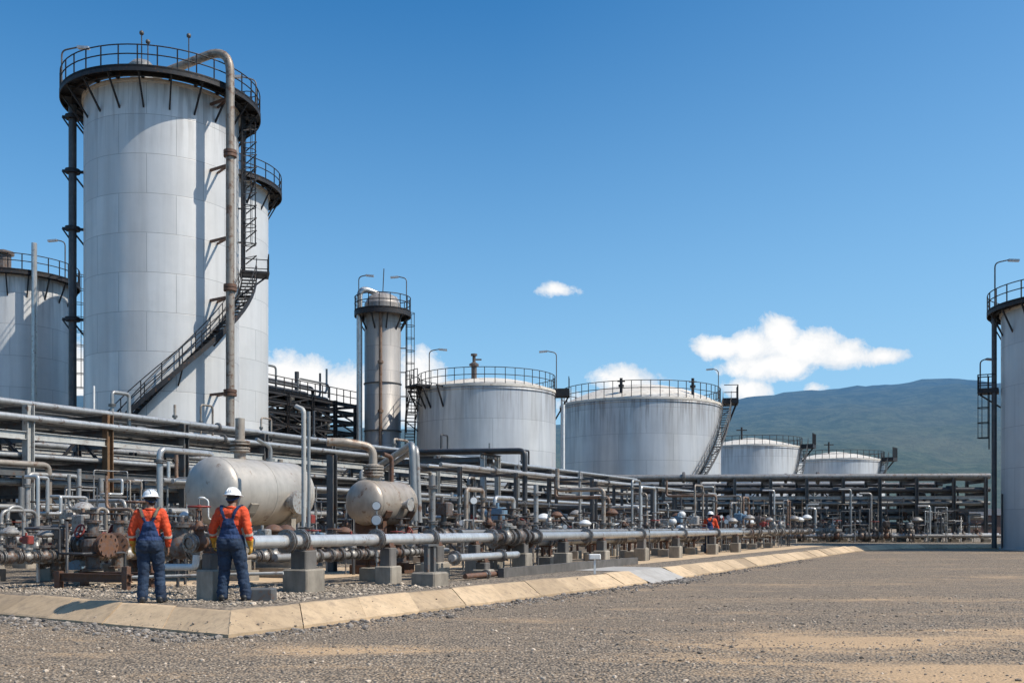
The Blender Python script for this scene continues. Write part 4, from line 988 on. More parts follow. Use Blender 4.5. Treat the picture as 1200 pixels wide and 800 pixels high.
# horizontal drums
def drum(label,c0,length,r,zc,mat,saddles,extra=None):
    root=thing('pressure_drum',label,'pressure vessel',(c0.x,c0.y,0),ANG)
    b=MB(); prof=[(.01,-.48*r)]
    for i in range(1,9): a=PI/2*i/8; prof.append((r*math.sin(a),-.48*r*math.cos(a)))
    for i in range(9): a=PI/2*i/8; prof.append((max(.01,r*math.cos(a)),length+.48*r*math.sin(a)))
    b.lathe(prof,48,RX90,True,(0,0,zc)); b.build('shell',M[mat],root)
    for x in (.02,length*.5,length-.02):
        w=MB(); w.lathe([(r+.001,x-.03),(r+.010,x-.02),(r+.010,x+.02),(r+.001,x+.03)],48,RX90,False,(0,0,zc)); w.build('weld_band',M[mat],root)
    for x in saddles:
        s=MB(); top=zc-r*.72
        s.box((x,0,top/2+.12),(.16,r*1.5,top-.24)); s.box((x,0,.12),(.5,r*1.7,.24))
        for k in range(9):
            a=R(210+120*k/8); p=Vector((x,(r+.03)*math.cos(a),zc+(r+.03)*math.sin(a))); s.box(p,(.24,.34*r,.05),Matrix.Rotation(a+PI/2,3,'X'))
        s.build('saddle',M['conc' if mat=='drum' else 'castrust'],root)
    return root
D1c=at(250,575,22.2); D1=drum('large pale horizontal pressure drum behind the right worker',D1c,2.55,.74,1.97,'drum',(.5,2.05))
b=MB(); side=Vector((1.75,-.55,1.75)); b.cyl(side,side+Vector((0,-.42,0)),.19,n=20); b.cyl(side+Vector((0,-.30,0)),side+Vector((0,-.36,0)),.27,n=24); b.cyl(side+Vector((0,-.37,0)),side+Vector((0,-.43,0)),.27,n=24); b.build('manhole',M['castpale'],D1)
b=MB(); b.cyl((.85,0,2.66),(.85,0,2.90),.13,n=16); add_flange(b,Vector((.85,0,2.92)),Vector((0,0,1)),.12,1.85,.035); add_flange(b,Vector((.85,0,3.07)),Vector((0,0,1)),.12,1.85,.03); b.cyl((.85,0,2.9),(.85,0,3.62),.105,n=16); b.build('nozzle',M['pipetan'],D1)
b=MB(); b.tube(arcpath([(1.9,0,2.68),(1.9,0,3.05),(1.4,.0,3.2)],.15,4),.045,8); b.cyl((1.9,0,2.69),(1.9,0,2.78),.1,n=10); b.build('vent_pipe',M['galv'],D1)
b=MB(); b.tube(arcpath([(-.34,-.3,1.35),(-.52,-.34,1.35),(-.52,-.34,1.75),(-.52,-.2,1.8)],.08,3),.018,6); b.ball((-.52,-.16,1.8),(.06,.1,.03),8,5); b.build('level_gauge',M['whitepaint'],D1)
D2c=at(428,589,25.5); D2=drum('small tan horizontal pressure drum right of the large one',D2c,1.55,.56,1.80,'drumtan',(.25,1.3))
b=MB(); b.cyl((.35,0,2.34),(.35,0,2.5),.15,n=14); add_flange(b,Vector((.35,0,2.53)),Vector((0,0,1)),.14,1.9,.05); add_flange(b,Vector((.35,0,2.68)),Vector((0,0,1)),.14,1.9,.04); b.tube(arcpath([(.35,0,2.6),(.35,0,3.2),(-.2,.45,3.3),(-.5,.8,3.3)],.3,6),.105,12); b.build('nozzle',M['pipetan'],D2)
b=MB(); b.tube(arcpath([(1.2,0,2.34),(1.2,0,3.0),(.8,0,3.05)],.15,4),.06,8); b.build('vent_pipe',M['castrust'],D2)
b=MB(); b.cyl((.9,-.52,1.75),(.9,-.72,1.75),.1,n=14); b.cyl((.9,-.72,1.75),(.9,-.77,1.75),.16,n=16); b.build('manhole',M['castpale'],D2)

# upright pipes and loops near the drums
pipe_line('tall white upright pipe with a hooked top, right of the large drum',[at(356,632,21.5),at(356,480,21.5),at(347,476,21.6)],.05,'steelpale',bend=.12)
pipe_line('slim upright pipe beside the hooked white one',[at(362,634,21.3),at(362,482,21.3)],.035,'galv')
def post(label,p,h,w=.16,mat='steelgrey',name='steel_post'):
    b=MB(); b.ibeam((0,0,.02),(0,0,h),w,w,.022,(1,0,0)); b.box((0,0,.01),(w*1.8,w*1.8,.02)); o=b.build(name,M[mat],None,p,ANG); tag(o,label,'post'); return o
post('grey steel post between the two drums',Vector((at(389,0,27).x,27,0)),HC+(617-533)/F*27,.2)
pipe_line('silver loop pipe bending down right of the small drum',[L(s_of(437,-2),-2,3.55),at(483,520,29.5),at(486,610,29.5)],.10,'galv',bend=.3)
pipe_line('second loop pipe beside the silver loop',[L(s_of(444,-2),-2,3.4),at(488,524,30.2),at(492,612,30.2)],.08,'pipe',bend=.3)
# dark pipe bridge from the rack to the valve cluster
for i in range(4):
    s=17.3+i*.26; nn=-7.35-(.13*(3-i))
    pipe_line(f'black pipe of the bridge that drops at the valve cluster, {ORD[i]} from the left',[L(s,2.5,4.55),L(s,nn,4.32),L(s,nn,.4)],.10,'pipedark',bend=.28,group='black pipes of the pipe bridge')
PB=thing('pipe_bridge_frame','pale post frame carrying the black pipe bridge','pipe support',L(17.7,-5.9,0),ANG)
for x in(-.55,.75): b=MB(); b.ibeam((x,0,0),(x,0,4.15),.2,.2,.025,(1,0,0)); b.build('post',M['steelpale'],PB)
b=MB(); b.ibeam((-.8,0,4.14),(1.0,0,4.14),.16,.2,.02); b.build('beam',M['steelgrey'],PB)
b=MB(); b.ibeam((-.5,.2,4.0),(-.5,5.8,4.0),.14,.2,.02); b.ibeam((.7,.2,4.0),(.7,5.8,4.0),.14,.2,.02); b.build('side_beam',M['steelgrey'],PB)

# T-shaped steel pipe stand at the middle of the silver pipe
for (px,py,h,lab) in ((504,686,.62,'steel stand with a concrete foot in front of the silver pipe'),):
    g=ground(px,py); rt=thing('pipe_stand',lab,'pipe support',g,ANG)
    b=MB(); b.bevbox((0,0,.14),(.6,.55,.28),.03); b.build('footing',M['conc'],rt)
    b=MB(); b.bar((-.12,0,.28),(-.12,0,.8),.09); b.bar((.12,0,.28),(.12,0,.8),.09); b.box((0,0,.82),(.4,.16,.04)); b.build('leg',M['steelgrey'],rt)

# ------------------------------------------------------------------ rows of headers with valves
rng=random.Random(11)
KINDS=['gate','gate','gate','dome','lever','motor']
PROT={}
def proto_valve(kind,body,wheel):
    k=(kind,body,wheel)
    return PROT.get(k)
def place_valve(kind,body,wheel,loc,rz,sc,label,group):
    k=(kind,body,wheel)
    if k not in PROT:
        PROT[k]=valve(label,loc,rz,sc,body,wheel,kind,group); return PROT[k]
    return dup(PROT[k],loc,rz,label,group,sc)
wname={'wheeldark':'black','wheelred':'red','castpale':'pale grey','bluepaint':'blue','whitepaint':'white','castrust':'rusty','yellowpaint':'yellow'}
kname={'gate':'{} handwheel valve','dome':'valve with {} dome','lever':'{} lever valve','motor':'valve with boxy {} actuator'}
rows=[ # n, z, s0, s1, count, row text
 (-14.0,.93,s_of(588,-14),s_of(620,-14),4,'big cluster interrupting the silver pipe'),
 (-14.0,.93,s_of(872,-14),s_of(978,-14),14,'far end of the silver pipe'),
 (-13.1,.75,s_of(640,-13.1),s_of(900,-13.1),16,'first row behind silver pipe'),
 (-12.3,.95,s_of(500,-12.3),s_of(905,-12.3),18,'second row behind silver pipe'),
 (-11.0,.8,s_of(560,-11),s_of(930,-11),18,'third row behind silver pipe'),
 (-9.2,1.0,s_of(495,-9.2),s_of(880,-9.2),16,'fourth row behind silver pipe'),
 (-6.5,.9,s_of(60,-6.5),s_of(640,-6.5),16,'row between drums and long rack'),
 (-3.2,1.1,s_of(-10,-3.2),s_of(600,-3.2),16,'row along long rack foot'),
 (-7.3,.55,s_of(-15,-7.3),s_of(210,-7.3),12,'left row behind steel skid'),
 (-13.0,.6,s_of(360,-13),s_of(500,-13),8,'short row below small drum'),
 (-8.7,.62,s_of(-20,-8.7),s_of(205,-8.7),13,'second left row behind steel skid'),
 (-5.6,1.0,s_of(-10,-5.6),s_of(225,-5.6),14,'third left row behind steel skid'),
 (-12.6,.62,s_of(300,-12.6),s_of(420,-12.6),10,'row below the large drum'),
]
WH=['wheeldark','wheeldark','castpale','castrust','wheelred','wheeldark','wheeldark','castrust']
for ri,(n_,z,s0,s1,cnt,txt) in enumerate(rows):
    hp=['pipelight','pipe','pipe','pipetan','pipe','pipebrown','pipe','pipelight','casting','pipe','pipebrown','pipe','pipetan'][ri]
    if n_!=-14.0:
        pipe_line(f'{ {"pipelight":"bright silver","pipe":"grey","pipetan":"tan","pipebrown":"brown","casting":"dark mottled"}[hp]} header pipe carrying valves, {txt}',[L(s0-1,n_,z),L(s1+1,n_,z)],(.055 if ri in (8,10,12) else rng.choice([.075,.09,.11])),hp,'pipeline',flanges=[1+2.9*i for i in range(int((s1-s0)/3.2))],n=12)
    elif ri==1:
        pipe_line('last stretch of the silver pipe running into the far valves',[L(s0-.5,n_,z),L(s1+3,n_,z)],.1,'pipe','pipeline',n=12)
    else:
        pipe_line('short pipe run inside the big valve cluster',[L(s0-.6,n_,z),L(s1+.6,n_,z)],.1,'casting','pipeline',n=12)
    for i in range(cnt):
        s=s0+(s1-s0)*(i+.5+rng.uniform(-.3,.3))/cnt; kind=rng.choice(KINDS)
        body=rng.choice(['casting','casting','castrust','castpale']); wheel=rng.choice(WH)
        if kind=='motor': wheel=rng.choice(['castpale','bluepaint','casting','wheelred'])
        if kind=='dome': wheel=rng.choice(['castpale','castpale','castrust','whitepaint'])
        sc=rng.uniform(.7,1.1)*(.62 if ri in (8,9,10,11,12) else 1)
        nm=kname[kind].format(wname.get(wheel,'dark'))
        place_valve(kind,body,wheel,L(s,n_,z),ANG+rng.choice([0,PI]),sc,f'{nm}, {ORD[i]} from near end, {txt}',f'valves, {txt}')
    # stub supports
    if n_!=-14.0 and ri not in (8,12):
        k=int((s1-s0)/4)+1
        for i in range(k+1):
            s=s0+(s1-s0)*i/max(1,k)
            if i==0 and ri==2: pass
            rt=thing('pipe_trestle',f'pipe trestle on concrete foot, {ORD[i]} from near end, {txt}','pipe support',L(s,n_,0),ANG,f'trestles, {txt}')
            b=MB(); b.bevbox((0,0,.15),(.4,.45,.3),.02); b.build('footing',M['conc'],rt)
            b=MB(); b.bar((0,-.12,.3),(0,-.12,z-.16),.07); b.bar((0,.12,.3),(0,.12,z-.16),.07); b.box((0,0,z-.14),(.14,.42,.04)); b.build('trestle_frame',M['castrust'],rt)
# vertical risers with elbows in the equipment field
from collections import Counter
rc=Counter(); spec=[]
for i in range(64):
    n_=rng.choice([-12.3,-11,-9.2,-6.5,-3.2,-3.2,-6.5,-7.3]); r_=[r for r in rows if r[0]==n_][0]
    spec.append((rng.uniform(r_[2],r_[3]),n_,r_,rng.uniform(1.4,3.3),rng.uniform(.5,2.0)*rng.choice([-1,1])))
for (s,n_,r_,h,e) in sorted(spec,key=lambda q:q[0]):
    z=r_[1]
    if n_==-7.3: h=min(h,1.6); e*=.5
    rad=rng.choice([.05,.06,.08]); m=rng.choice(['galv','pipe','pipelight','pipetan','pipebrown']) if n_!=-7.3 else rng.choice(['pipebrown','pipe','pipetan'])
    if n_==-7.3: rad=.04
    sh=rng.random()
    if sh<.4: pts=[L(s,n_,z),L(s,n_,h),L(s+e,n_,h),L(s+e,n_,z)]
    elif sh<.75: pts=[L(s,n_,z),L(s,n_,h),L(s,n_+abs(e)+.6,h),L(s,n_+abs(e)+.6,h+.8)]
    else: pts=[L(s,n_,z),L(s,n_,h)]
    kindtxt='arched pipe loop' if sh<.4 else ('stepped riser pipe' if sh<.75 else 'straight stub riser')
    _d={'galv':'galvanised','pipe':'grey','pipelight':'silver','pipetan':'tan','pipebrown':'brown'}; d0=_d[m]; rc[n_,d0,kindtxt]+=1
    pipe_line(f'{d0} {kindtxt}, {ORD[rc[n_,d0,kindtxt]-1]} from near end of {r_[5]}',pts,rad,m,'riser_pipe',bend=.18,flanges=(.35,h-z-.3) if h-z>.9 else (),n=10,group=f'risers, {r_[5]}')
# thin uprights, gauges and instrument posts
for i in range(26):
    n_=rng.choice([-13.4,-12.7,-10.2,-8,-4.6]); s=rng.uniform(s_of(430 if n_<-7 else 40,n_),s_of(900 if n_<-7 else 700,n_)); h=rng.uniform(1.1,2.0)
    near={-13.4:'just behind the silver pipe',-12.7:'in the second lane behind the silver pipe',-10.2:'in the middle valve lanes',-8:'behind the middle valve lanes',-4.6:'near the long rack'}[n_]
    gauge(f'small round gauge on a thin stem {near}',L(s,n_,0),h,rng.uniform(-.4,.4),rng.choice([.08,.1,.12]),f'small gauges {near}')
# light frames carrying small pipes through the equipment field
def frame_support(label,loc,w,h,group):
    rt=thing('pipe_support_frame',label,'pipe support',loc,ANG,group)
    for y in(0,w): b=MB(); b.ibeam((0,y,0),(0,y,h),.13,.13,.018,(1,0,0)); b.build('post',M['steelgrey'],rt)
    for z in (h-.08,h*.62): b=MB(); b.bar((0,.07,z),(0,w-.07,z),.12,.1); b.build('beam',M['steelgrey'],rt)
    return rt
for i,s in enumerate([4,9,14,21,26,31,36,41]):
    frame_support(f'light steel frame carrying small pipes in front of the long rack, {ORD[i]} from the left',L(s,-4.9,0),2.2,2.35,'light pipe frames in front of the long rack')
for i,(n_,z,r,m) in enumerate([(-4.6,2.40,.07,'pipelight'),(-4.2,2.40,.09,'pipe'),(-3.6,2.40,.06,'galv'),(-3.1,2.40,.08,'pipelight'),(-4.5,1.55,.08,'pipe'),(-3.7,1.55,.10,'galv'),(-3.2,1.55,.06,'pipelight')]):
    pipe_line(f'{dsc[m]} small pipe on the {"upper" if z>2 else "lower"} level of the light frames, {ORD[i%4]} from the front',[L(1,n_,z+r),L(44,n_,z+r)],r,m,flanges=(5+i,20+2*i),n=8,group='small pipes on the light frames')
def tubing(label,frame,s0,s1,n0,n1,z0,z1,r,mat,group,k=9):
    s=rng.uniform(s0,s1); n_=rng.uniform(n0,n1); z=rng.uniform(z0,z1); pts=[frame(s,n_,.02)]
    pts.append(frame(s,n_,z))
    for i in range(k):
        a=i%3
        if a==0: s+=rng.choice([-1,1])*rng.uniform(.3,1.4)
        elif a==1: n_+=rng.choice([-1,1])*rng.uniform(.2,.7)
        else: z=rng.uniform(z0,z1)
        p=frame(s,n_,z)
        if (p-pts[-1]).length>.08: pts.append(p)
    pts.append(frame(s,n_,.02))
    if any(inside_kerb(Vector((p.x,p.y,0)))<1.6 for p in pts): return None
    return pipe_line(label,pts,r,mat,'tubing',bend=.06,n=6,group=group)
zones=[(F1,-12,-1,-10.6,-7.5,.5,1.35,'behind the steel skid',16),(F1,-4,9,-8,-2,.6,2.6,'between drums and long rack',22),(F1,2,24,-13.2,-10,.4,1.4,'among the rows behind the silver pipe',26),(F1,24,48,-13.6,-8,.4,1.7,'among the far valve rows',26),(F2,0,27,-2.5,3.5,.3,3.4,'around the rear rack',64)]
for (fr_,a,b_,c,d,e,f_,txt,cnt) in zones:
    for i in range(cnt):
        m=rng.choice(['galv','pipe','pipedark','steelgrey','pipetan','pipelight'])
        tubing(f'thin crooked instrument tube {txt}',fr_,a,b_,c,d,e,f_,rng.choice([.018,.025,.03,.04]),m,f'instrument tubes {txt}')
IB=None
spots=[]
for (fr_,a,b_,c,d,txt,cnt) in ((F1,-10,0,-9.8,-7,'behind the steel skid',5),(F1,0,20,-12.6,-4,'between silver pipe and long rack',10),(F1,20,46,-12.6,-5,'in the far equipment field',10),(F2,1,26,-1.8,-.4,'before the rear rack',8)):
    for i in range(cnt):
        p=fr_(rng.uniform(a,b_),rng.uniform(c,d),0)
        if inside_kerb(Vector((p.x,p.y,0)))<2: continue
        lab=f'pale instrument box on a post {txt}'
        if IB is None:
            IB=thing('instrument_box',lab,'instrument',p,ANG,f'instrument boxes {txt}')
            q=MB(); q.cyl((0,0,0),(0,0,1.1),.035,n=8); q.box((0,0,.01),(.2,.2,.02)); q.build('post',M['galv'],IB)
            q=MB(); q.bevbox((0,0,1.27),(.26,.34,.36),.03); q.build('case',M['castpale'],IB)
            q=MB(); q.box((0,-.174,1.30),(.16,.006,.14)); q.build('window',M['steeldark'],IB)
        else: dup(IB,p,rng.uniform(-.5,1.5),lab,f'instrument boxes {txt}',rng.uniform(.7,1.15))
for i,(s,n_) in enumerate([(11,-8.2),(15.5,-8.2),(20,-9.6),(24,-8.2),(28,-9.6),(33,-8.2),(38,-9.6),(43,-8.2)]):
    fsx=frame_support(f'taller steel frame among the valve rows, {ORD[i]} from the left',L(s,n_,0),2.0,3.3,'taller frames among the valve rows')
    b=MB(); b.bar((0,.08,.3),(0,1.92,2.0),.07); b.build('brace',M['steelgrey'],fsx)
for i,(n_,z,r,m) in enumerate([(-8.0,3.25,.08,'pipe'),(-7.5,3.25,.06,'pipelight'),(-6.9,3.25,.09,'pipedark'),(-7.8,2.06,.07,'pipedark'),(-7.1,2.06,.08,'galv')]):
    pipe_line(f'{dsc[m]} small pipe on the {"upper" if z>3 else "lower"} level of the taller frames, {ORD[i%3]} from the front',[L(10,n_,z+r),L(46,n_,z+r)],r,m,flanges=(4+i,16+2*i),n=8,group='small pipes on the taller frames')
# clutter in front of rear rack
rowsB=[(-1.2,.55,1,bl-1,20,'in front of the rear rack'),(-2.4,.5,-2,bl-6,18,'outermost row before the rear rack'),(.6,.6,0,bl-1,18,'under the rear rack'),(1.2,1.9,0,bl-1,14,'halfway up the rear rack')]
for (n_,z,s0,s1,cnt,txt) in rowsB:
    for i in range(cnt):
        s=s0+(s1-s0)*(i+.5+rng.uniform(-.3,.3))/cnt; kind=rng.choice(KINDS); body=rng.choice(['casting','castrust','castpale']); wheel=rng.choice(WH)
        if kind=='motor': wheel=rng.choice(['castpale','casting'])
        if kind=='dome': wheel=rng.choice(['castpale','castpale','castrust','whitepaint'])
        place_valve(kind,body,wheel,F2(s,n_,z),F2.ang,rng.uniform(1.0,1.5),f'{kname[kind].format(wname.get(wheel,"dark"))} {txt}, {ORD[i]} from left',f'valves {txt}')
for i in range(34):
    s=rng.uniform(.5,bl-1); n_=rng.uniform(-2,3); h=rng.uniform(2,4.4); m=rng.choice(['galv','pipe','pipelight','pipedark'])
    pipe_line(f'{dsc[m]} upright pipe at the rear rack',[F2(s,n_,.2),F2(s,n_,h),F2(s+rng.choice([-1,1])*.9,n_,h)],rng.choice([.08,.1,.13]),m,'riser_pipe',bend=.2,n=8,group='upright pipes at the rear rack')
# white round actuators beside the far worker
for (px,py,Y,lab) in ((788,611,45,'white round tank cap left of the far worker, leftmost of three'),(797,619,44,'largest white round tank cap nearest the far worker, lowest of three'),(799,603,47,'white round tank cap left of the far worker, highest of three')):
    p=at(px,py,Y); rt=thing('float_chamber',lab,'vessel',(p.x,p.y,0))
    b=MB(); b.cyl((0,0,0),(0,0,p.z-.1),.07,n=10); b.build('stand_pipe',M['galv'],rt)
    b=MB(); b.ball((0,0,p.z),(.19,.19,.17),18,12); b.build('cap',M['whitepaint'],rt)
# white lamp-like poles
pipe_line('white upright pole left of the widest tank',[at(660,590,78),at(660,474,78)],.13,'whitepaint','pole',n=8,cat='pole')
pipe_line('thin white upright pole at the foot of the tallest tank',[at(110,520,52),at(110,452,52)],.06,'whitepaint','pole',n=8,cat='pole')
# shed and bund walls
SH=thing('low_shed','low reddish brown shed behind the right end of the rear rack','shed',Vector((58,128,0)))
b=MB(); b.box((0,0,1.3),(9,6,2.6)); b.build('wall',M['shedwall'],SH)
b=MB(); b.add([(-4.8,-3.3,2.6),(4.8,-3.3,2.6),(4.8,3.3,2.6),(-4.8,3.3,2.6),(-4.8,0,3.5),(4.8,0,3.5)],[(0,1,5,4),(2,3,4,5),(0,4,3),(1,2,5),(3,2,1,0)]); b.build('roof',M['steelgrey'],SH)
b=MB()
for x in(-2.5,0,2.5): b.box((x,-3.02,1.4),(1,.06,.9))
b.build('window',M['steeldark'],SH)
b=MB()
a_,c_=L(s_of(505,-13.0),-14.9,0),L(s_of(770,-13.0),-14.9,0)
b.bar(a_+Vector((0,0,.11)),L(s_of(745,-14.9),-14.9,.11),.16,.22); o=b.build('bund_wall',M['concdark']); tag(o,'low dark concrete bund wall just inside the kerb','low wall')  # wall in the darker concrete tone
b=MB(); b.bar(L(-3,-1.3,.17),L(-14,-1.3,.17),.3,.34); o=b.build('bund_wall',M['conc']); tag(o,'low concrete wall along the left foot of the long rack','low wall')
pipe_line('low rusty pipe lying inside the bund wall',[L(s_of(545,-14.75),-14.75,.09),L(s_of(712,-14.75),-14.75,.09)],.06,'castrust',flanges=[1,3,5,7,9],n=10)
b=MB(); q=ground(697,672); b.box((0,0,.2),(.05,.05,.4)); b.bevbox((0,0,.44),(.30,.12,.13),.02); o=b.build('post_valve',M['whitepaint'],None,q); tag(o,'small white valve on a short post inside the kerb','tap')  # plain box on a post, standing in for a small white valve

# ------------------------------------------------------------------ people
def remesh(mb,voxel,smooth=4):
    me=bpy.data.meshes.new('tmp'); me.from_pydata(mb.v,[],mb.f); o=bpy.data.objects.new('tmp',me); COL.objects.link(o)
    m=o.modifiers.new('r','REMESH'); m.mode='VOXEL'; m.voxel_size=voxel; m.use_smooth_shade=True
    s=o.modifiers.new('s','SMOOTH'); s.factor=.5; s.iterations=smooth
    dg=bpy.context.evaluated_depsgraph_get(); ev=o.evaluated_get(dg); out=bpy.data.meshes.new_from_object(ev)
    bpy.data.objects.remove(o); bpy.data.meshes.remove(me); return out
def solid(name,mb,voxel,mat,parent,smooth=4,keep=None,wrinkle=0,thick=0):
    me=remesh(mb,voxel,smooth); me.name=name
    if wrinkle:
        ns=[v.normal.copy() for v in me.vertices]
        for v,nn in zip(me.vertices,ns):
            c=v.co; d=mnoise.noise(Vector((c.x*7,c.y*7,c.z*16)))*.6+mnoise.noise(Vector((c.x*18+5,c.y*18,c.z*30)))*.4
            v.co=c+nn*d*wrinkle
    if keep:
        bm=bmesh.new(); bm.from_mesh(me); bmesh.ops.delete(bm,geom=[f for f in bm.faces if not keep(f.calc_center_median())],context='FACES'); bm.to_mesh(me); bm.free()
    me.polygons.foreach_set('use_smooth',[True]*len(me.polygons)); me.materials.clear(); me.materials.append(mat)
    o=bpy.data.objects.new(name,me); COL.objects.link(o); o.parent=parent
    if thick: 
        so_=o.modifiers.new('thickness','SOLIDIFY'); so_.thickness=thick; so_.offset=1
    return o
def limb(mb,pts,rs,n=16):
    for (a,b),(ra,rb) in zip(zip(pts,pts[1:]),zip(rs,rs[1:])): mb.cyl(a,b,ra,rb,n,True)
    for p,r in zip(pts,rs): mb.ball(p,r,14,10)
def person(label,loc,rz,J,gloves=(True,True),lean=0,head_turn=0,voxel=.011,straps='strap'):
    """J: joint positions in metres, figure faces +y; torso pivots at the pelvis by lean (radians, forward)"""
    root=thing('person',label,'person',loc,rz); V=Vector
    hipz=.94
    Lm=Matrix.Rotation(-lean,3,'X')
    def T(p): p=V(p); q=p-V((0,0,hipz)); return Lm@q+V((0,0,hipz))
    def torso(mb,g,upper=True,lower=True):
        if lower:
            mb.ball(T((0,-.01,.97)),(.175+g,.125+g,.13+g),18,12); mb.ball(T((-.07,-.05,.92)),(.10+g,.10+g,.11+g),14,10); mb.ball(T((.07,-.05,.92)),(.10+g,.10+g,.11+g),14,10)
        mb.ball(T((0,0,1.08)),(.155+g,.11+g,.15+g),18,12)
        if upper:
            mb.ball(T((0,-.005,1.24)),(.17+g,.115+g,.17+g),18,12); mb.ball(T((0,-.01,1.36)),(.175+g,.105+g,.12+g),18,12)
            for s in(-1,1): mb.ball(T((s*.165,-.01,1.42)),(.075+g,.075+g,.07+g),14,10); mb.ball(T((s*.09,-.045,1.36)),(.09+g,.07+g,.12+g),14,10)
            mb.cyl(T((0,-.01,1.42)),T((0,.0,1.50)),.10+g*.4,.062+g*.2,16)
    sh={s:T((s*.185,-.01,1.41)) for s in(-1,1)}
    head=T((0,.03,1.645)); 
    hm=Matrix.Rotation(head_turn,3,'Z')
    body=MB(); torso(body,-.012)
    body.cyl(T((0,-.005,1.44)),T((0,.015,1.56)),.062,.058,16)
    def H(p): return head+hm@V(p)
    body.ball(head,(.076,.096,.118),20,16); body.ball(H((0,.03,-.065)),(.058,.062,.055),16,12)     # skull, jaw
    body.ball(H((0,.103,-.02)),(.014,.020,.028),10,8); body.ball(H((0,.098,.018)),(.05,.012,.012),10,8)   # nose, brow
    body.ball(H((0,.090,-.068)),(.026,.010,.012),10,8)                                                   # lips
    for s in(-1,1): body.ball(H((s*.078,-.002,-.012)),(.012,.022,.034),10,8)                             # ears
    hands={}
    for s in(-1,1):
        el,wr,fd=V(J['elbow'][s]),V(J['wrist'][s]),V(J['hand'][s]).normalized()
        limb(body,[sh[s],el,wr],[.056,.042,.030])
        kn,an=V(J['knee'][s]),V(J['ankle'][s]); limb(body,[V((s*.095,0,.93)),kn,an],[.085,.055,.042])
        hands[s]=(wr,fd)
    def hand(mb,s,g):
        wr,fd=hands[s]; side=V((0,1,0)); side=(side-fd*side.dot(fd)).normalized(); nrm=fd.cross(side)*(-s)   # thumb side forward, palm inward
        pc=wr+fd*.055
        for t in(-.026,-.009,.009,.026): limb(mb,[wr+side*t*.7,pc+fd*.035+side*t],[.017+g,.014+g],8)
        for k,(t,ln) in enumerate(((.030,.072),(.011,.080),(-.010,.076),(-.030,.060))):
            b=pc+fd*.036+side*t; m=b+fd*ln*.5+nrm*.008*(1); e=m+fd*ln*.38+nrm*.030; limb(mb,[b,m,e],[.0105+g,.0095+g,.008+g],8)
        b=wr+fd*.03+side*.03; m=b+side*.028+fd*.028; e=m+fd*.032+side*.004+nrm*.012; limb(mb,[b,m,e],[.015+g,.012+g,.010+g],8)
    for s in(-1,1):
        hand(body,s,0)
        an=V(J['ankle'][s]); fdir=V((0.18*s,1,0)).normalized(); limb(body,[an-fdir*.04+V((0,0,-.03)),an+fdir*.13+V((0,0,-.055))],[.04,.032],10)
    solid('body',body,.008,M['skin'],root,2)
    e=MB()
    for s in(-1,1): e.ball(H((s*.031,.086,.0)),(.013,.012,.009),10,8)
    e.build('eyes',M['eye'],root)
    hr=MB(); hr.ball(H((0,-.012,.03)),(.083,.098,.10),18,14); hr.ball(H((0,-.065,-.04)),(.064,.045,.06),14,10); solid('hair',hr,.012,M['hair'],root,2,keep=lambda c:(hm.inverted()@(c-head)).y<.045 or (c-head).z>.05)
    # shirt
    m=MB(); torso(m,.012,True,False)
    for s in(-1,1):
        el,wr=V(J['elbow'][s]),V(J['wrist'][s]); limb(m,[sh[s],sh[s].lerp(el,.5),el,el.lerp(wr,.5),wr-(wr-el).normalized()*.03],[.082,.074,.064,.058,.046])
    solid('shirt',m,voxel,M['orange'],root,5,wrinkle=.022)
    c=MB(); c.torus(T((0,-.004,1.485)),.074,.020,20,8,Lm); solid('collar',c,.009,M['orange'],root,2)
    # overalls: trousers plus back bib and braces cut from one shell
    m=MB(); torso(m,.028,True,True)
    for s in(-1,1):
        kn,an=V(J['knee'][s]),V(J['ankle'][s]); hp=V((s*.092,-.005,.90))
        limb(m,[hp,hp.lerp(kn,.5),kn,kn.lerp(an,.5),an+V((0,0,-.02))],[.122,.104,.084,.080,.076])
        m.ball(an+V((0,.01,-.0)),(.080,.088,.05),14,8)
    inv=Lm.inverted()
    def keep(c):
        q=inv@(c-V((0,0,hipz)))+V((0,0,hipz))
        if q.z<1.05: return True
        if q.y<.03:   # back panel narrowing upwards, then two braces over the shoulders
            if q.z<1.30: return abs(q.x)<.155-.33*(q.z-1.05)*(q.z>1.05)-.0
            return abs(abs(q.x)-(.062+.38*(q.z-1.30)))<.024
        if q.z<1.30: return abs(q.x)<.12
        return abs(abs(q.x)-.105)<.024
    solid('overalls',m,voxel*.9,M['navy'],root,4,keep=keep,wrinkle=.020,thick=.007)
    # waist seam belt and strap patches
    def keep2(c):
        q=inv@(c-V((0,0,hipz)))+V((0,0,hipz)); return q.z>1.365 and abs(abs(q.x)-(.062+.38*(q.z-1.30) if q.y<.03 else .105))<.021
    m=MB(); torso(m,.040,True,False); solid('brace_strap',m,voxel*.9,M[straps],root,4,keep=keep2)
    for s in(-1,1):
        el,wr=V(J['elbow'][s]),V(J['wrist'][s]); d=(wr-el).normalized(); p=el.lerp(wr,.30)
        b=MB(); b.cyl(p-d*.018,p+d*.018,.070,.068,20); b.build('reflective_band',M['reflect'],root)
        if gloves[0 if s<0 else 1]:
            g=MB(); hand(g,s,.0055); limb(g,[wr-d*.07,wr,wr+hands[s][1]*.02],[.058,.042,.034],14); solid('glove',g,.007,M['glove'],root,2)
        an=V(J['ankle'][s]); fdir=V((0.18*s,1,0)).normalized(); b=MB(); limb(b,[an-fdir*.055+V((0,0,-.035)),an+fdir*.05+V((0,0,-.04)),an+fdir*.17+V((0,0,-.05))],[.052,.052,.045],14); limb(b,[an+V((0,0,.08)),an+V((0,0,-.03))],[.058,.055],14)
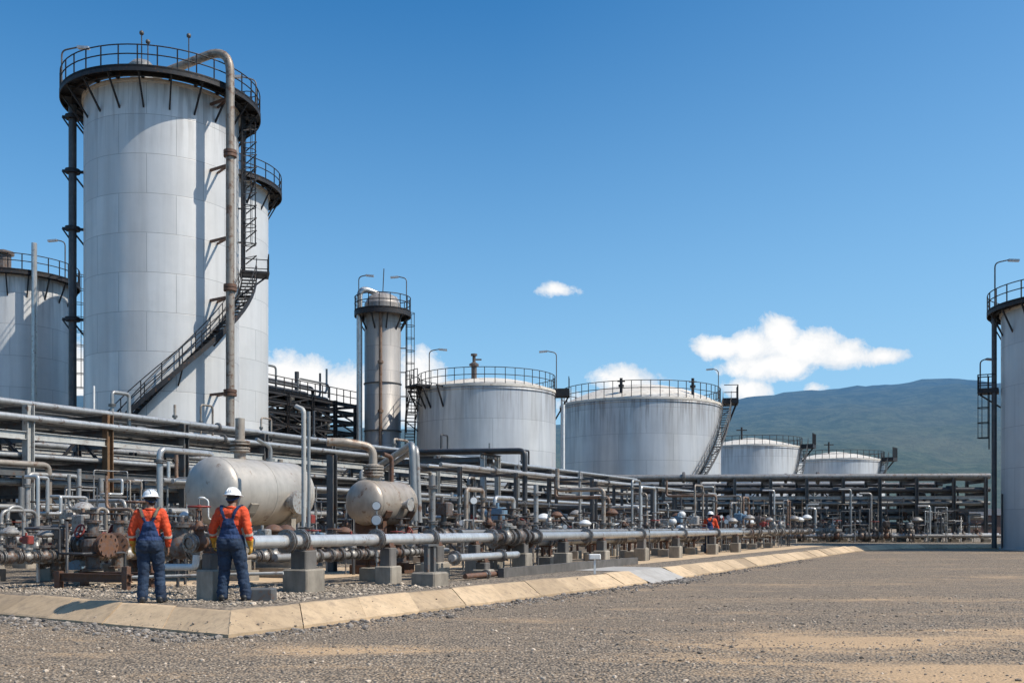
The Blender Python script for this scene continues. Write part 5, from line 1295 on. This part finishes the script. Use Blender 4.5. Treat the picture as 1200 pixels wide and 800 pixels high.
        b.box(an+fdir*.055+V((0,0,-.078)),(.095,.30,.022),Matrix.Rotation(-.18*s,3,'Z'))
        solid('boot',b,.010,M['boot'],root,3,keep=lambda c,z=an.z:c.z>z-.094)
    # helmet
    hl=MB(); pr=[(.118,.035),(.120,.055)]
    for i in range(10): a=PI/2*i/9; pr.append((max(.004,.120*math.cos(a)),.055+.105*math.sin(a)))
    S=Matrix.Diagonal((.98,1.16,1.0)); tl=Matrix.Rotation(R(-4),3,'X')
    hl.lathe(pr,28,hm@tl@S,True,head); hl.lathe([(.112,.030),(.152,.026),(.155,.034),(.118,.048)],28,hm@tl@S,True,head)
    ho=hl.build('helmet',M['helmet'],root)
    rg=MB()
    for x in(-.035,0,.035):
        pts=[head+hm@tl@V((x,1.16*.118*math.cos(a),.055+.109*math.sin(a)*(1-abs(x)*1.2))) for a in [R(18+144*j/12) for j in range(13)]]; rg.tube(pts,.008,5)
    rg.build('ridge',M['helmet'],ho)
    st=MB(); st.torus(head+hm@V((0,-.004,-.0)),.098,.012,20,6,hm@Matrix.Rotation(R(24),3,'X')@Matrix.Diagonal((.92,1.1,1))); st.build('harness_strap',M['navy'],ho)
    return root
J1=dict(elbow={-1:(-.285,-.02,1.14),1:(.275,-.03,1.13)},wrist={-1:(-.285,.10,.92),1:(.27,.06,.89)},hand={-1:(-.02,.35,-.95),1:(0,.2,-1)},
        knee={-1:(-.105,.01,.50),1:(.125,.09,.50)},ankle={-1:(-.115,-.03,.10),1:(.165,.02,.10)})
J2=dict(elbow={-1:(-.30,.0,1.14),1:(.275,-.03,1.13)},wrist={-1:(-.335,.14,.95),1:(.285,.05,.90)},hand={-1:(-.1,.35,-.92),1:(.02,.2,-1)},
        knee={-1:(-.12,.03,.50),1:(.15,.05,.50)},ankle={-1:(-.14,.0,.10),1:(.225,.02,.10)})
person('left worker of the pair by the kerb, orange shirt, navy overalls, only one yellow glove',ground(176,706),R(10),J1,(True,False),0,R(30)).scale=(.97,.97,.985)
person('right worker of the pair, white helmet, orange shirt, navy overalls, both gloves yellow',ground(271,704),R(-6),J2,(True,True),R(3),R(-8),straps='navy').scale=(1.05,1.05,1.01)
J3=dict(elbow={-1:(-.30,.20,1.02),1:(.30,.22,1.02)},wrist={-1:(-.20,.42,.92),1:(.20,.44,.92)},hand={-1:(.2,.7,-.6),1:(-.2,.7,-.6)},
        knee={-1:(-.13,.08,.50),1:(.13,.06,.50)},ankle={-1:(-.16,-.02,.10),1:(.16,-.04,.10)})
p3=L(s_of(832,-13.55),-13.55,0)
w3=person('far worker in orange shirt bending over the valves beside three white caps',p3,R(-18),J3,(True,True),R(14),R(-10),voxel=.014); w3.scale=(1.08,1.08,1.06)
